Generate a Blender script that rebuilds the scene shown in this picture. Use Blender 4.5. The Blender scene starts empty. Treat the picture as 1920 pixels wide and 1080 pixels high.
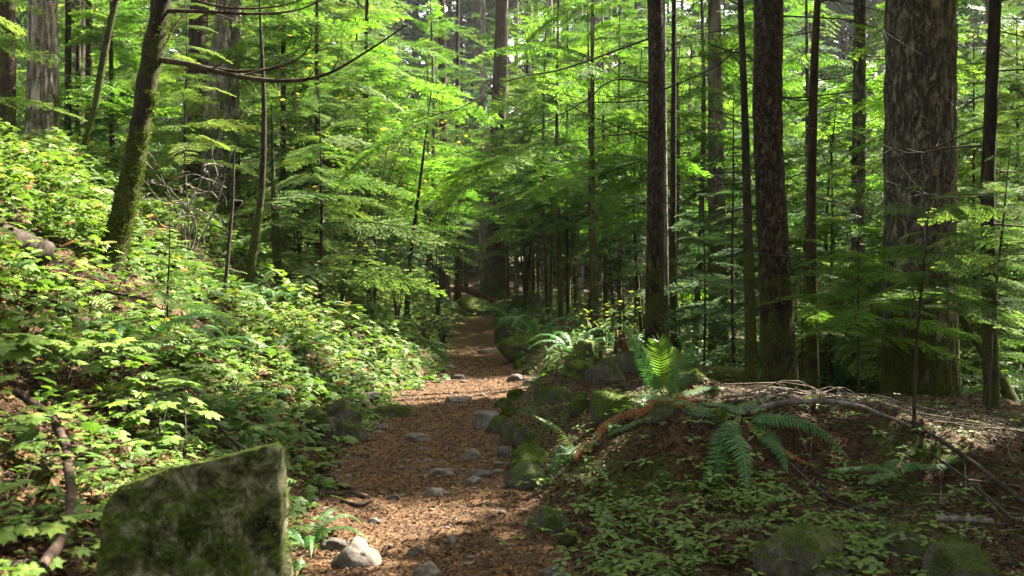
import bpy, math, random
import numpy as np
from mathutils import Vector, Matrix

# ------------------------------------------------------------------ camera, light, exposure
SC = bpy.context.scene
COL = SC.collection
F_PX, HX, HY, CAMZ = 1870.0, 960.0, 500.0, 1.6      # focal length in photo pixels, horizon row, eye height
cd = bpy.data.cameras.new("camera")
cam = bpy.data.objects.new("camera", cd); COL.objects.link(cam)
cam.location = (0, 0, CAMZ); cam.rotation_euler = (math.radians(90), 0, 0)
cd.sensor_width = 36; cd.lens = 36 * F_PX / 1920
cd.shift_y = -(540 - HY) / 1920
cd.clip_end = 1000; cd.clip_start = .05
cd.dof.use_dof = True; cd.dof.focus_distance = 10.5; cd.dof.aperture_fstop = 3.5
SC.camera = cam

SUN_EL, SUN_AZ = 46, 54                             # azimuth: degrees clockwise from straight ahead (+Y)
sd = Vector((math.sin(math.radians(SUN_AZ)) * math.cos(math.radians(SUN_EL)),
             math.cos(math.radians(SUN_AZ)) * math.cos(math.radians(SUN_EL)), math.sin(math.radians(SUN_EL))))
w = bpy.data.worlds.new("World"); SC.world = w; w.use_nodes = True
nt = w.node_tree; bg = nt.nodes["Background"]
sky = nt.nodes.new("ShaderNodeTexSky"); sky.sky_type = 'NISHITA'; sky.sun_disc = False
sky.sun_elevation = math.radians(SUN_EL); sky.sun_rotation = math.radians(SUN_AZ)
sky.air_density = 1.0; sky.dust_density = 3.0; sky.ozone_density = 1.0
hs = nt.nodes.new("ShaderNodeHueSaturation"); hs.inputs["Saturation"].default_value = .55
nt.links.new(sky.outputs[0], hs.inputs["Color"])
wm = nt.nodes.new("ShaderNodeMix"); wm.data_type = 'RGBA'; wm.blend_type = 'MULTIPLY'; wm.inputs[0].default_value = 1; wm.inputs[7].default_value = (1.08, 1.0, .86, 1)   # warm tint on the sky light
nt.links.new(hs.outputs[0], wm.inputs[6]); nt.links.new(wm.outputs[2], bg.inputs[0]); bg.inputs[1].default_value = 0.068
sl = bpy.data.lights.new("sun", 'SUN'); sl.energy = 5.0; sl.angle = math.radians(.55); sl.color = (1, .93, .80)
sun = bpy.data.objects.new("sun", sl); COL.objects.link(sun)
sun.rotation_euler = sd.to_track_quat('Z', 'Y').to_euler()
SC.view_settings.view_transform = 'Standard'; SC.view_settings.look = 'None'
SC.view_settings.exposure = 3.25; SC.view_settings.gamma = 1
SC.render.engine = 'CYCLES'
cy = SC.cycles
cy.max_bounces = 7; cy.diffuse_bounces = 4; cy.glossy_bounces = 2; cy.transmission_bounces = 4
cy.transparent_max_bounces = 4; cy.caustics_reflective = False; cy.caustics_refractive = False
cy.sample_clamp_indirect = 6

# ------------------------------------------------------------------ helpers
R = np.random.RandomState
def sm(a, b, x):
    t = np.clip((np.asarray(x, float) - a) / (b - a), 0, 1); return t * t * (3 - 2 * t)
def _h(ix, iy, iz):
    n = (ix * 374761393 + iy * 668265263 + iz * 2147483647 + 12345) & 0x7fffffff
    n = ((n ^ (n >> 13)) * 1274126177) & 0x7fffffff
    return ((n ^ (n >> 16)) & 0xffff) / 65535.0
def noise(x, y, z=0.0):
    x, y, z = np.broadcast_arrays(np.asarray(x, float), np.asarray(y, float), np.asarray(z, float))
    fx, fy, fz = np.floor(x), np.floor(y), np.floor(z)
    ix, iy, iz = fx.astype(np.int64), fy.astype(np.int64), fz.astype(np.int64)
    u, v, t = x - fx, y - fy, z - fz
    u = u * u * (3 - 2 * u); v = v * v * (3 - 2 * v); t = t * t * (3 - 2 * t)
    def lay(k):
        a = _h(ix, iy, iz + k) * (1 - u) + _h(ix + 1, iy, iz + k) * u
        b = _h(ix, iy + 1, iz + k) * (1 - u) + _h(ix + 1, iy + 1, iz + k) * u
        return a * (1 - v) + b * v
    return (lay(0) * (1 - t) + lay(1) * t) * 2 - 1
def fbm(x, y, z=0.0, o=4):
    s, a, f = 0, 1.0, 1.0
    for i in range(o):
        s = s + a * noise(np.asarray(x) * f + 17.3 * i, np.asarray(y) * f + 5.1 * i, np.asarray(z) * f); a *= .5; f *= 2.03
    return s / 1.6

class Acc:
    """collects geometry: fixed-size faces with a random value per face and a material slot"""
    def __init__(s): s.v = []; s.f = []; s.n = 0
    def add(s, V, F, rnd=None, mi=0):
        V = np.asarray(V, float).reshape(-1, 3); F = np.asarray(F, np.int64)
        if rnd is None: rnd = np.zeros(len(F))
        rnd = np.broadcast_to(np.asarray(rnd, float), (len(F),))
        s.v.append(V); s.f.append((F + s.n, rnd, mi)); s.n += len(V)
    def inst(s, T, M, rnd=None, jit=None):
        """T: template list of (V, F, rnd, mi); M: N x 4 x 4"""
        M = np.asarray(M, float)
        if len(M) == 0: return
        N = len(M)
        if rnd is None: rnd = np.zeros(N)
        for V, F, r, mi in T:
            P = np.einsum('nij,vj->nvi', M[:, :3, :3], V) + M[:, None, :3, 3]
            FF = F[None] + (np.arange(N) * len(V))[:, None, None]
            rr = (np.asarray(rnd)[:, None] + np.asarray(r)[None, :])
            s.add(P.reshape(-1, 3), FF.reshape(-1, F.shape[1]), rr.reshape(-1), mi)
    def mesh(s, name, mats, smooth=False):
        me = bpy.data.meshes.new(name)
        V = np.concatenate(s.v); me.vertices.add(len(V)); me.vertices.foreach_set("co", V.astype(np.float32).ravel())
        lv, ls, mi, rn, st = [], [], [], [], 0
        for F, r, m in s.f:
            k = F.shape[1]; lv.append(F.ravel()); ls.append(st + np.arange(len(F)) * k); st += F.size
            mi.append(np.full(len(F), m)); rn.append(r)
        lv = np.concatenate(lv); ls = np.concatenate(ls); mi = np.concatenate(mi); rn = np.concatenate(rn)
        me.loops.add(len(lv)); me.loops.foreach_set("vertex_index", lv.astype(np.int32))
        me.polygons.add(len(ls)); me.polygons.foreach_set("loop_start", ls.astype(np.int32))
        me.polygons.foreach_set("material_index", mi.astype(np.int32))
        me.polygons.foreach_set("use_smooth", np.full(len(ls), bool(smooth)))
        at = me.attributes.new("rnd", 'FLOAT', 'FACE'); at.data.foreach_set("value", rn.astype(np.float32))
        for m in mats: me.materials.append(m)
        me.update(); me.validate(); return me
    def obj(s, name, mats, parent=None, loc=None, smooth=False):
        if not s.v: return None
        if loc is not None: s.v = [v - np.asarray(loc) for v in s.v]
        o = bpy.data.objects.new(name, s.mesh(name, mats, smooth)); COL.objects.link(o)
        if loc is not None: o.location = loc
        if parent: o.parent = parent; 
        if parent and loc is not None: o.location = (0, 0, 0)
        return o
def tag(o, label=None, cat=None, group=None, kind=None):
    for k, v in (('label', label), ('category', cat), ('group', group), ('kind', kind)):
        if v: o[k] = v
    return o
def empty(name, loc, rz=0, **k):
    o = bpy.data.objects.new(name, None); COL.objects.link(o); o.location = loc; o.rotation_euler = (0, 0, rz)
    o.empty_display_size = .2; return tag(o, **k)
def dup(root, loc, rz=0, sc=1.0, label=None, group=None):
    r = root.copy(); COL.objects.link(r); r.location = loc; r.rotation_euler = (0, 0, rz); r.scale = (sc, sc, sc)
    if label: r['label'] = label
    if group: r['group'] = group
    for ch in root.children:
        c = ch.copy(); COL.objects.link(c); c.parent = r
    return r
def W(px, py, D):                                   # a measured point of the photograph at distance D, in metres
    return np.array([(px - HX) / F_PX * D, D, CAMZ - (py - HY) / F_PX * D])
def rotm(az, pitch, roll, s=1.0, loc=(0, 0, 0)):
    """local +X -> heading az (radians from +X), pitch up, roll about own axis; arrays allowed"""
    az, pitch, roll, s = np.broadcast_arrays(*[np.atleast_1d(np.asarray(a, float)) for a in (az, pitch, roll, s)])
    N = len(az); ca, sa, cp, sp, cr, sr = np.cos(az), np.sin(az), np.cos(pitch), np.sin(pitch), np.cos(roll), np.sin(roll)
    X = np.stack([ca * cp, sa * cp, sp], 1); Y0 = np.stack([-sa, ca, 0 * ca], 1); Z0 = np.cross(X, Y0)
    Y = Y0 * cr[:, None] + Z0 * sr[:, None]; Z = np.cross(X, Y)
    M = np.zeros((N, 4, 4)); M[:, :3, 0] = X * s[:, None]; M[:, :3, 1] = Y * s[:, None]; M[:, :3, 2] = Z * s[:, None]
    M[:, :3, 3] = np.asarray(loc).reshape(-1, 3); M[:, 3, 3] = 1; return M
def spline(P, n):
    """Catmull-Rom through rows of P (any width), n samples"""
    P = np.asarray(P, float); m = len(P)
    if m == 2: t = np.linspace(0, 1, n)[:, None]; return P[0] * (1 - t) + P[1] * t
    Q = np.vstack([2 * P[0] - P[1], P, 2 * P[-1] - P[-2]])
    u = np.linspace(0, m - 1 - 1e-9, n); i = np.floor(u).astype(int); t = (u - i)[:, None]
    a, b, c, d = Q[i], Q[i + 1], Q[i + 2], Q[i + 3]
    return .5 * (2 * b + (c - a) * t + (2 * a - 5 * b + 4 * c - d) * t ** 2 + (3 * b - a - 3 * c + d) * t ** 3)
def tube(acc, P, rad, sides=8, amp=0.0, freq=(6, 6, 2), rnd=0, mi=0, seed=0, lump=None):
    P = np.asarray(P, float); n = len(P); rad = np.broadcast_to(np.asarray(rad, float), (n,))
    T = np.gradient(P, axis=0); T /= np.linalg.norm(T, axis=1)[:, None] + 1e-9
    ref = np.array([0, 1, 0.0]) if abs(T[:, 1]).mean() < .8 else np.array([1.0, 0, 0])
    A = np.cross(T, ref); A /= np.linalg.norm(A, axis=1)[:, None] + 1e-9; B = np.cross(T, A)
    th = np.linspace(0, 2 * math.pi, sides, endpoint=False)
    C, S = np.cos(th), np.sin(th)
    dirs = A[:, None] * C[None, :, None] + B[:, None] * S[None, :, None]
    r = np.repeat(rad[:, None], sides, 1)
    if amp:
        q = P[:, None] + dirs * rad[:, None, None]
        nn = fbm(q[..., 0] * freq[0] + seed, q[..., 1] * freq[1], q[..., 2] * freq[2])
        r = r + amp * nn
    if lump is not None: r = r + lump(P, th, rad)
    V = P[:, None] + dirs * r[..., None]
    i = np.arange(n - 1)[:, None] * sides; j = np.arange(sides)[None]; k = (j + 1) % sides
    F = np.stack([i + j, i + k, i + sides + k, i + sides + j], -1).reshape(-1, 4)
    V = V.reshape(-1, 3)
    acc.add(V, F, rnd, mi)
    if sides >= 4:                                   # caps
        for e, base in ((0, 0), (n - 1, (n - 1) * sides)):
            ring = V[base:base + sides]; c = ring.mean(0)
            VV = np.vstack([ring, c]); FF = np.stack([np.arange(sides), (np.arange(sides) + 1) % sides, np.full(sides, sides)], 1)
            acc.add(VV, FF if e else FF[:, ::-1], rnd, mi)

# ------------------------------------------------------------------ materials
def mat(name):
    m = bpy.data.materials.new(name); m.use_nodes = True; return m, m.node_tree, m.node_tree.nodes, m.node_tree.links
def ramp(ns, stops):
    r = ns.new("ShaderNodeValToRGB"); e = r.color_ramp.elements
    while len(e) < len(stops): e.new(.5)
    for k, (p, c) in enumerate(stops): e[k].position = p; e[k].color = (*c, 1)
    return r
def noise_node(ns, lk, vec, scale, detail=6, rough=.6, dist=0):
    n = ns.new("ShaderNodeTexNoise"); n.inputs["Scale"].default_value = scale; n.inputs["Detail"].default_value = detail
    n.inputs["Roughness"].default_value = rough; n.inputs["Distortion"].default_value = dist
    if vec is not None: lk.new(vec, n.inputs["Vector"])
    return n
def mathn(ns, lk, op, a, b=None, clamp=False):
    n = ns.new("ShaderNodeMath"); n.operation = op; n.use_clamp = clamp
    for i, x in enumerate((a, b)):
        if x is None: continue
        if hasattr(x, 'is_linked'): lk.new(x, n.inputs[i])
        else: n.inputs[i].default_value = x
    return n.outputs[0]
def mixc(ns, lk, fac, a, b):
    n = ns.new("ShaderNodeMix"); n.data_type = 'RGBA'
    for s, x in ((n.inputs[0], fac), (n.inputs[6], a), (n.inputs[7], b)):
        if hasattr(x, 'is_linked'): lk.new(x, s)
        else: s.default_value = x if isinstance(x, (int, float)) else (*x, 1)
    return n.outputs[2]
def maprange(ns, lk, v, a, b, c=0, d=1):
    n = ns.new("ShaderNodeMapRange"); lk.new(v, n.inputs[0])
    for i, x in enumerate((a, b, c, d)): n.inputs[i + 1].default_value = x
    return n.outputs[0]
def coords(ns, lk, out="Object", scale=(1, 1, 1)):
    t = ns.new("ShaderNodeTexCoord"); m = ns.new("ShaderNodeMapping"); m.inputs["Scale"].default_value = scale
    lk.new(t.outputs[out], m.inputs[0]); return m.outputs[0]
def leaf_mat(name, stops, trans=.45, gloss=.15, rough=.6, nscale=.9, nvar=.25, objvar=0.0, tcol=(.98, 1.08, .68)):
    m, t, ns, lk = mat(name); p = ns["Principled BSDF"]
    a = ns.new("ShaderNodeAttribute"); a.attribute_name = "rnd"
    c = coords(ns, lk); n = noise_node(ns, lk, c, nscale, 3)
    v = mathn(ns, lk, 'ADD', a.outputs["Fac"], mathn(ns, lk, 'MULTIPLY', mathn(ns, lk, 'SUBTRACT', n.outputs[0], .5), nvar * 2))
    if objvar:
        oi = ns.new("ShaderNodeObjectInfo")
        v = mathn(ns, lk, 'ADD', v, mathn(ns, lk, 'MULTIPLY', mathn(ns, lk, 'SUBTRACT', oi.outputs["Random"], .5), objvar * 2))
    r = ramp(ns, stops); lk.new(v, r.inputs[0])
    lk.new(r.outputs[0], p.inputs["Base Color"]); p.inputs["Roughness"].default_value = rough
    p.inputs["Specular IOR Level"].default_value = gloss
    tr = ns.new("ShaderNodeBsdfTranslucent")
    mm = ns.new("ShaderNodeMix"); mm.data_type = 'RGBA'; mm.blend_type = 'MULTIPLY'; mm.inputs[0].default_value = 1
    lk.new(r.outputs[0], mm.inputs[6]); mm.inputs[7].default_value = (*tcol, 1)
    lk.new(mm.outputs[2], tr.inputs[0])
    mx = ns.new("ShaderNodeMixShader"); mx.inputs[0].default_value = trans
    lk.new(p.outputs[0], mx.inputs[1]); lk.new(tr.outputs[0], mx.inputs[2]); lk.new(mx.outputs[0], ns["Material Output"].inputs[0])
    return m
def bark_mat(name, dark, light, scale=9, zs=.22, fz_s=.16, moss=0.0, moss_top=3.0, lichen=0.0, bump=.6, mosscol=((.014, .018, .004), (.085, .095, .014)), rough=.9, furrow=0):
    m, t, ns, lk = mat(name); p = ns["Principled BSDF"]
    c = coords(ns, lk, scale=(1, 1, zs)); c1 = coords(ns, lk)
    n = noise_node(ns, lk, c, scale, 8, .7, .3); n2 = noise_node(ns, lk, c1, scale * 3.3, 5, .7)
    r = ramp(ns, [(.34, tuple(x * .45 for x in dark)), (.46, dark), (.60, light), (.8, tuple(min(1, x * 1.5) for x in light))])
    v = mathn(ns, lk, 'ADD', mathn(ns, lk, 'MULTIPLY', n.outputs[0], .75), mathn(ns, lk, 'MULTIPLY', n2.outputs[0], .25))
    lk.new(v, r.inputs[0]); col = r.outputs[0]
    if lichen:
        l = noise_node(ns, lk, c1, 14, 4, .65, .4); f = maprange(ns, lk, l.outputs[0], .66 - lichen * .15, .80 - lichen * .15)
        col = mixc(ns, lk, mathn(ns, lk, "MULTIPLY", f, .6), col, (.20, .20, .14))
    if furrow:
        cf = coords(ns, lk, scale=(1, 1, fz_s)); ra = noise_node(ns, lk, cf, furrow, 4, .55, .8); rb = noise_node(ns, lk, cf, furrow * 2.3, 3, .6, .5)
        ga = mathn(ns, lk, 'ABSOLUTE', mathn(ns, lk, 'SUBTRACT', ra.outputs[0], .5)); gb = mathn(ns, lk, 'ABSOLUTE', mathn(ns, lk, 'SUBTRACT', rb.outputs[0], .5))
        g_ = mathn(ns, lk, 'ADD', ga, mathn(ns, lk, 'MULTIPLY', gb, .6)); fz = maprange(ns, lk, g_, .015, .13); col = mixc(ns, lk, fz, tuple(x * .4 for x in dark), col)
        v = mathn(ns, lk, 'ADD', mathn(ns, lk, 'MULTIPLY', v, .6), fz)
    h = v
    if moss:
        sx = ns.new("ShaderNodeSeparateXYZ"); lk.new(c1, sx.inputs[0])
        mz = maprange(ns, lk, sx.outputs[2], 0, moss_top, .22 * 1, -.10)
        mn = noise_node(ns, lk, c1, 2.6, 5, .7); fine = noise_node(ns, lk, c1, 60, 3, .7)
        f = maprange(ns, lk, mathn(ns, lk, 'ADD', mn.outputs[0], mz), .62 - moss * .2, .72 - moss * .2)
        mr = ramp(ns, [(.3, mosscol[0]), (.7, mosscol[1])]); lk.new(fine.outputs[0], mr.inputs[0])
        col = mixc(ns, lk, f, col, mr.outputs[0])
        h = mathn(ns, lk, 'ADD', v, mathn(ns, lk, 'MULTIPLY', f, mathn(ns, lk, 'MULTIPLY', fine.outputs[0], .5)))
    lk.new(col, p.inputs["Base Color"]); p.inputs["Roughness"].default_value = rough; p.inputs["Specular IOR Level"].default_value = .15
    b = ns.new("ShaderNodeBump"); b.inputs["Strength"].default_value = bump; b.inputs["Distance"].default_value = .03
    lk.new(h, b.inputs["Height"]); lk.new(b.outputs[0], p.inputs["Normal"])
    return m
def rock_mat(name, dark=(.05, .05, .045), light=(.22, .21, .19), moss=.5, up=.5, rough=.85, mosscol=((.015, .03, .005), (.12, .17, .02)), side=0.0):
    m, t, ns, lk = mat(name); p = ns["Principled BSDF"]
    c = coords(ns, lk); n = noise_node(ns, lk, c, 7, 8, .7, .2); n2 = noise_node(ns, lk, c, 45, 4, .7)
    r = ramp(ns, [(.36, dark), (.55, tuple((a + b) / 2 for a, b in zip(dark, light))), (.68, light)]); 
    v = mathn(ns, lk, 'ADD', mathn(ns, lk, 'MULTIPLY', n.outputs[0], .7), mathn(ns, lk, 'MULTIPLY', n2.outputs[0], .3)); lk.new(v, r.inputs[0])
    g = ns.new("ShaderNodeNewGeometry"); sx = ns.new("ShaderNodeSeparateXYZ"); lk.new(g.outputs["Normal"], sx.inputs[0])
    mn = noise_node(ns, lk, c, 5, 6, .75); fine = noise_node(ns, lk, c, 90, 3, .7)
    a = mathn(ns, lk, 'ADD', mn.outputs[0], mathn(ns, lk, 'MULTIPLY', sx.outputs[2], up * .35))
    f = maprange(ns, lk, a, .72 - moss * .3, .82 - moss * .3)
    mr = ramp(ns, [(.3, mosscol[0]), (.72, mosscol[1])]); lk.new(fine.outputs[0], mr.inputs[0])
    lk.new(mixc(ns, lk, f, r.outputs[0], mr.outputs[0]), p.inputs["Base Color"]); p.inputs["Roughness"].default_value = rough
    p.inputs["Specular IOR Level"].default_value = .2
    h = mathn(ns, lk, 'ADD', v, mathn(ns, lk, 'MULTIPLY', f, mathn(ns, lk, 'ADD', fine.outputs[0], .3)))
    b = ns.new("ShaderNodeBump"); b.inputs["Strength"].default_value = .7; b.inputs["Distance"].default_value = .02
    lk.new(h, b.inputs["Height"]); lk.new(b.outputs[0], p.inputs["Normal"])
    return m
def soil_mat(name, stops, moss=0.0, mossscale=.9, red=.5):
    m, t, ns, lk = mat(name); p = ns["Principled BSDF"]
    c = coords(ns, lk); n = noise_node(ns, lk, c, 3.0, 8, .75); n2 = noise_node(ns, lk, c, 70, 5, .8); vo = ns.new("ShaderNodeTexVoronoi")
    vo.inputs["Scale"].default_value = 55; lk.new(c, vo.inputs["Vector"])
    v = mathn(ns, lk, 'ADD', mathn(ns, lk, 'MULTIPLY', n.outputs[0], .45), mathn(ns, lk, 'MULTIPLY', n2.outputs[0], .55))
    r = ramp(ns, stops); lk.new(v, r.inputs[0]); col = mixc(ns, lk, .35, r.outputs[0], vo.outputs["Color"])
    bw = ns.new("ShaderNodeSeparateColor"); lk.new(vo.outputs["Color"], bw.inputs[0])
    k = maprange(ns, lk, bw.outputs[0], 0, 1, .55, 1.5)
    vm = ns.new("ShaderNodeVectorMath"); vm.operation = 'SCALE'; lk.new(r.outputs[0], vm.inputs[0]); lk.new(k, vm.inputs[3]); col = vm.outputs[0]
    if moss:
        mn = noise_node(ns, lk, c, mossscale, 6, .7); f = maprange(ns, lk, mn.outputs[0], .62 - moss * .2, .72 - moss * .2)
        mr = ramp(ns, [(.35, (.012, .025, .005)), (.7, (.07, .11, .015))]); lk.new(n2.outputs[0], mr.inputs[0]); col = mixc(ns, lk, f, col, mr.outputs[0])
    lk.new(col, p.inputs["Base Color"]); p.inputs["Roughness"].default_value = .92; p.inputs["Specular IOR Level"].default_value = .15
    b = ns.new("ShaderNodeBump"); b.inputs["Strength"].default_value = .9; b.inputs["Distance"].default_value = .02
    h = mathn(ns, lk, 'ADD', v, mathn(ns, lk, 'MULTIPLY', bw.outputs[0], .3)); lk.new(h, b.inputs["Height"]); lk.new(b.outputs[0], p.inputs["Normal"])
    return m

M_needle = leaf_mat("hemlock_needles", [(0, (.028, .062, .020)), (.4, (.070, .130, .034)), (.75, (.13, .195, .040)), (1, (.19, .24, .05))], trans=.5, objvar=.16, nscale=.6)
M_cedar = leaf_mat("blue_green_needles", [(0, (.020, .055, .022)), (.5, (.045, .105, .035)), (1, (.09, .16, .05))], trans=.4, objvar=.12, nscale=.6, tcol=(1.1, 1.1, .7))
M_lime = leaf_mat("young_lime_needles", [(0, (.05, .12, .012)), (.5, (.085, .19, .018)), (1, (.15, .25, .03))], trans=.55, nscale=.8)
M_leaf = leaf_mat("broad_green_leaf", [(0, (.028, .070, .015)), (.45, (.080, .145, .022)), (.84, (.17, .235, .034)), (.93, (.26, .27, .05)), (1, (.25, .13, .04))], trans=.42, nscale=.7, nvar=.28, gloss=.25, rough=.55)
M_thim = leaf_mat("lobed_leaf", [(0, (.045, .105, .018)), (.6, (.125, .20, .030)), (.92, (.21, .275, .045)), (1, (.3, .24, .06))], trans=.42, nscale=1.5, nvar=.2, gloss=.25, rough=.55)
M_maple = leaf_mat("yellowing_maple_leaf", [(0, (.12, .21, .02)), (.6, (.24, .27, .03)), (1, (.40, .30, .04))], trans=.55, nvar=.1)
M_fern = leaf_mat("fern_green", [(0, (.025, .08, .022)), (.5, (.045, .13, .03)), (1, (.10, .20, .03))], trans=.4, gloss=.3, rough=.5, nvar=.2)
M_fernlit = leaf_mat("sunlit_fern_green", [(0, (.09, .19, .02)), (1, (.17, .26, .03))], trans=.6, gloss=.5, rough=.35, nvar=.1)  # brighter copy of the fern green, sunlight put into the leaf colour
M_deadfern = leaf_mat("dead_fern_rust", [(0, (.13, .045, .012)), (1, (.34, .14, .04))], trans=.3, nvar=.2)
M_moss = leaf_mat("moss_blades", [(0, (.02, .035, .005)), (.5, (.06, .085, .010)), (1, (.13, .16, .02))], trans=.3, gloss=.2, rough=.8, nscale=5, nvar=.3)
M_litter = leaf_mat("litter_flake", [(0, (.024, .012, .006)), (.5, (.080, .040, .016)), (.85, (.185, .095, .036)), (1, (.34, .24, .13))], trans=.1, gloss=.2, rough=.7, nvar=.15)
M_twig = bark_mat("twig_bark", (.025, .019, .014), (.06, .045, .034), 20, .5, bump=.2)
M_grey = bark_mat("weathered_twig", (.07, .055, .045), (.20, .17, .15), 16, .4, bump=.3)
M_pale = bark_mat("pale_branch", (.15, .105, .06), (.36, .29, .20), 12, .4, bump=.3)
M_stick = bark_mat("bleached_stick", (.06, .045, .032), (.19, .155, .12), 16, .4, bump=.3)
M_dark = bark_mat("dark_bark", (.022, .014, .008), (.055, .036, .022), 11, .3, moss=.15, moss_top=4, lichen=.1, bump=.7)
M_darkmoss = bark_mat("dark_mossy_bark", (.012, .009, .006), (.034, .025, .016), 11, .3, moss=.42, moss_top=3.2, bump=.9, mosscol=((.010, .013, .003), (.06, .07, .010)))
M_flecked = bark_mat("flecked_brown_bark", (.030, .021, .013), (.082, .060, .038), 16, .6, fz_s=.4, moss=.34, moss_top=2.6, lichen=.12, bump=.9, furrow=16)
M_fir = bark_mat("grey_fir_bark", (.070, .060, .043), (.165, .148, .108), 13, .5, fz_s=.34, moss=.42, moss_top=3.0, lichen=.4, bump=1.0, furrow=9)
M_firlight = bark_mat("pale_fir_bark", (.14, .12, .095), (.34, .31, .25), 8, .2, moss=.15, moss_top=3, lichen=.5, bump=1.0, furrow=8)
M_far = bark_mat("distant_bark", (.05, .038, .028), (.16, .13, .105), 5, .2, moss=.25, moss_top=6, lichen=.2, bump=.5)
M_rock = rock_mat("mossy_rock", (.035, .03, .024), (.15, .13, .105), moss=.55, up=.7, mosscol=((.01, .018, .004), (.075, .10, .012)))
M_rockbare = rock_mat("trail_stone", (.05, .042, .034), (.21, .18, .15), moss=-.5, up=.2)
M_rockdark = rock_mat("dark_trail_stone", (.03, .026, .022), (.12, .10, .085), moss=-.2, up=.2)
M_rockheavy = rock_mat("thick_moss_rock", (.035, .03, .024), (.12, .10, .08), moss=.78, up=1.1, mosscol=((.015, .028, .004), (.11, .15, .015)))
def slab_mat():
    m, t, ns, lk = mat("dark_mottled_slab"); p = ns["Principled BSDF"]; c = coords(ns, lk)
    n = noise_node(ns, lk, c, 9, 10, .78, .6); r = ramp(ns, [(.38, (.008, .008, .005)), (.46, (.045, .046, .018)), (.53, (.14, .14, .07)), (.62, (.36, .35, .25))]); lk.new(n.outputs[0], r.inputs[0])
    g = ns.new("ShaderNodeNewGeometry"); sx = ns.new("ShaderNodeSeparateXYZ"); lk.new(g.outputs["Normal"], sx.inputs[0])
    n2 = noise_node(ns, lk, c, 5, 6, .7, .3); f = maprange(ns, lk, mathn(ns, lk, 'ADD', n2.outputs[0], mathn(ns, lk, 'MULTIPLY', sx.outputs[2], .22)), .50, .62)
    n3 = noise_node(ns, lk, c, 60, 4, .7); mr = ramp(ns, [(.35, (.018, .028, .005)), (.65, (.13, .17, .025))]); lk.new(n3.outputs[0], mr.inputs[0])
    lk.new(mixc(ns, lk, f, r.outputs[0], mr.outputs[0]), p.inputs["Base Color"]); p.inputs["Roughness"].default_value = .9; p.inputs["Specular IOR Level"].default_value = .15
    b = ns.new("ShaderNodeBump"); b.inputs["Strength"].default_value = 1; b.inputs["Distance"].default_value = .03
    lk.new(mathn(ns, lk, 'ADD', n.outputs[0], mathn(ns, lk, 'MULTIPLY', n3.outputs[0], .3)), b.inputs["Height"]); lk.new(b.outputs[0], p.inputs["Normal"]); return m
M_slab = slab_mat()
M_log = bark_mat("rotting_log", (.035, .022, .014), (.10, .065, .04), 9, .6, moss=.5, moss_top=.6, bump=.9)
M_log2 = bark_mat("root_bark", (.03, .02, .014), (.09, .06, .042), 14, .5, bump=.6)
M_redwood = bark_mat("red_rotten_wood", (.05, .020, .011), (.15, .065, .032), 12, .3, bump=.8)
M_soil = soil_mat("forest_floor", [(.36, (.012, .007, .004)), (.5, (.045, .024, .012)), (.62, (.10, .052, .025)), (.75, (.17, .10, .05))], moss=.6)
M_path = soil_mat("needle_path", [(.36, (.026, .014, .007)), (.48, (.074, .039, .017)), (.6, (.14, .077, .034)), (.75, (.25, .16, .09))])
M_farleaf = leaf_mat("far_foliage", [(0, (.025, .06, .018)), (.5, (.055, .12, .03)), (1, (.12, .19, .04))], trans=.5, nscale=.25, nvar=.35)

# ------------------------------------------------------------------ terrain
_ly = [-4, 3, 5.2, 7.5, 10, 12.5, 14, 15.5, 18.7, 24, 30, 38, 50]
_lx = [-.9, -.95, -1.13, -1.42, -1.44, -1.45, -1.1, -1.02, -1.25, -1.5, -1.75, -2.3, -3.6]
_ry = [-4, 3, 5.2, 6.6, 8.5, 10, 11.5, 13.4, 15.5, 21, 30, 38, 50]
_rx = [.6, .45, .30, .18, .0, -.15, -.10, .5, .05, -.34, -.64, -1.2, -2.4]
def Lx(y): return np.interp(y, _ly, _lx) + .08 * noise(np.asarray(y) * 1.7, 3.3)
def Rx(y): return np.interp(y, _ry, _rx) + .08 * noise(np.asarray(y) * 1.9, 8.3)
def gz(x, y, fine=True):
    x = np.asarray(x, float); y = np.asarray(y, float)
    l = np.interp(y, _ly, _lx); r = np.interp(y, _ry, _rx)
    d = np.maximum(l - x, 0); e = np.maximum(x - r, 0)
    z = 0.004 * np.maximum(y - 24, 0) ** 1.3
    zl = .10 * sm(0, .3, d) + .60 * np.maximum(d - .12, 0)
    zl = zl - .46 * np.maximum(d - 5.0, 0); zl = zl - .10 * np.maximum(d - 22, 0)
    z = z + zl * (1 - .55 * sm(28, 48, y))
    near = 1 - sm(10.2, 13.0, y)
    yn = y + .35 * noise(x * 1.1, 2.2) + .12 * noise(x * 3.1, 6.2)
    zr = .08 * sm(.0, .3, e) + .10 * sm(.2, .9, e) * near
    zr = zr + np.interp(x, [.1, .35, .8, 1.2, 2, 2.8, 3.6, 5], [0, .12, .31, .38, .36, .30, .17, 0]) * sm(6.0, 6.8, yn) * (1 - sm(8.3, 10.3, yn))
    zr = zr + .22 * sm(.0, .5, e) * (1 - near) * (1 - sm(1.2, 3.2, e)) - .42 * (1 - near) * sm(1.4, 4.5, e) - .35 * (1 - near) * sm(5, 12, e)
    z = z + zr
    if fine:
        off = sm(0, .4, d) + sm(0, .4, e)
        z = z + .10 * fbm(x * .7, y * .7) * off + .045 * fbm(x * 2.6, y * 2.6, 4) * (.3 + off * (1 + .7 * sm(0, .5, e))) + .012 * fbm(x * 9, y * 9, 7, 2)
    return z
def G(x, y): return float(gz(x, y))
def cgrid(segs):
    o = []
    for a, b, s in segs: o += list(np.arange(a, b, s))
    return np.array(o + [segs[-1][1]])
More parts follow.
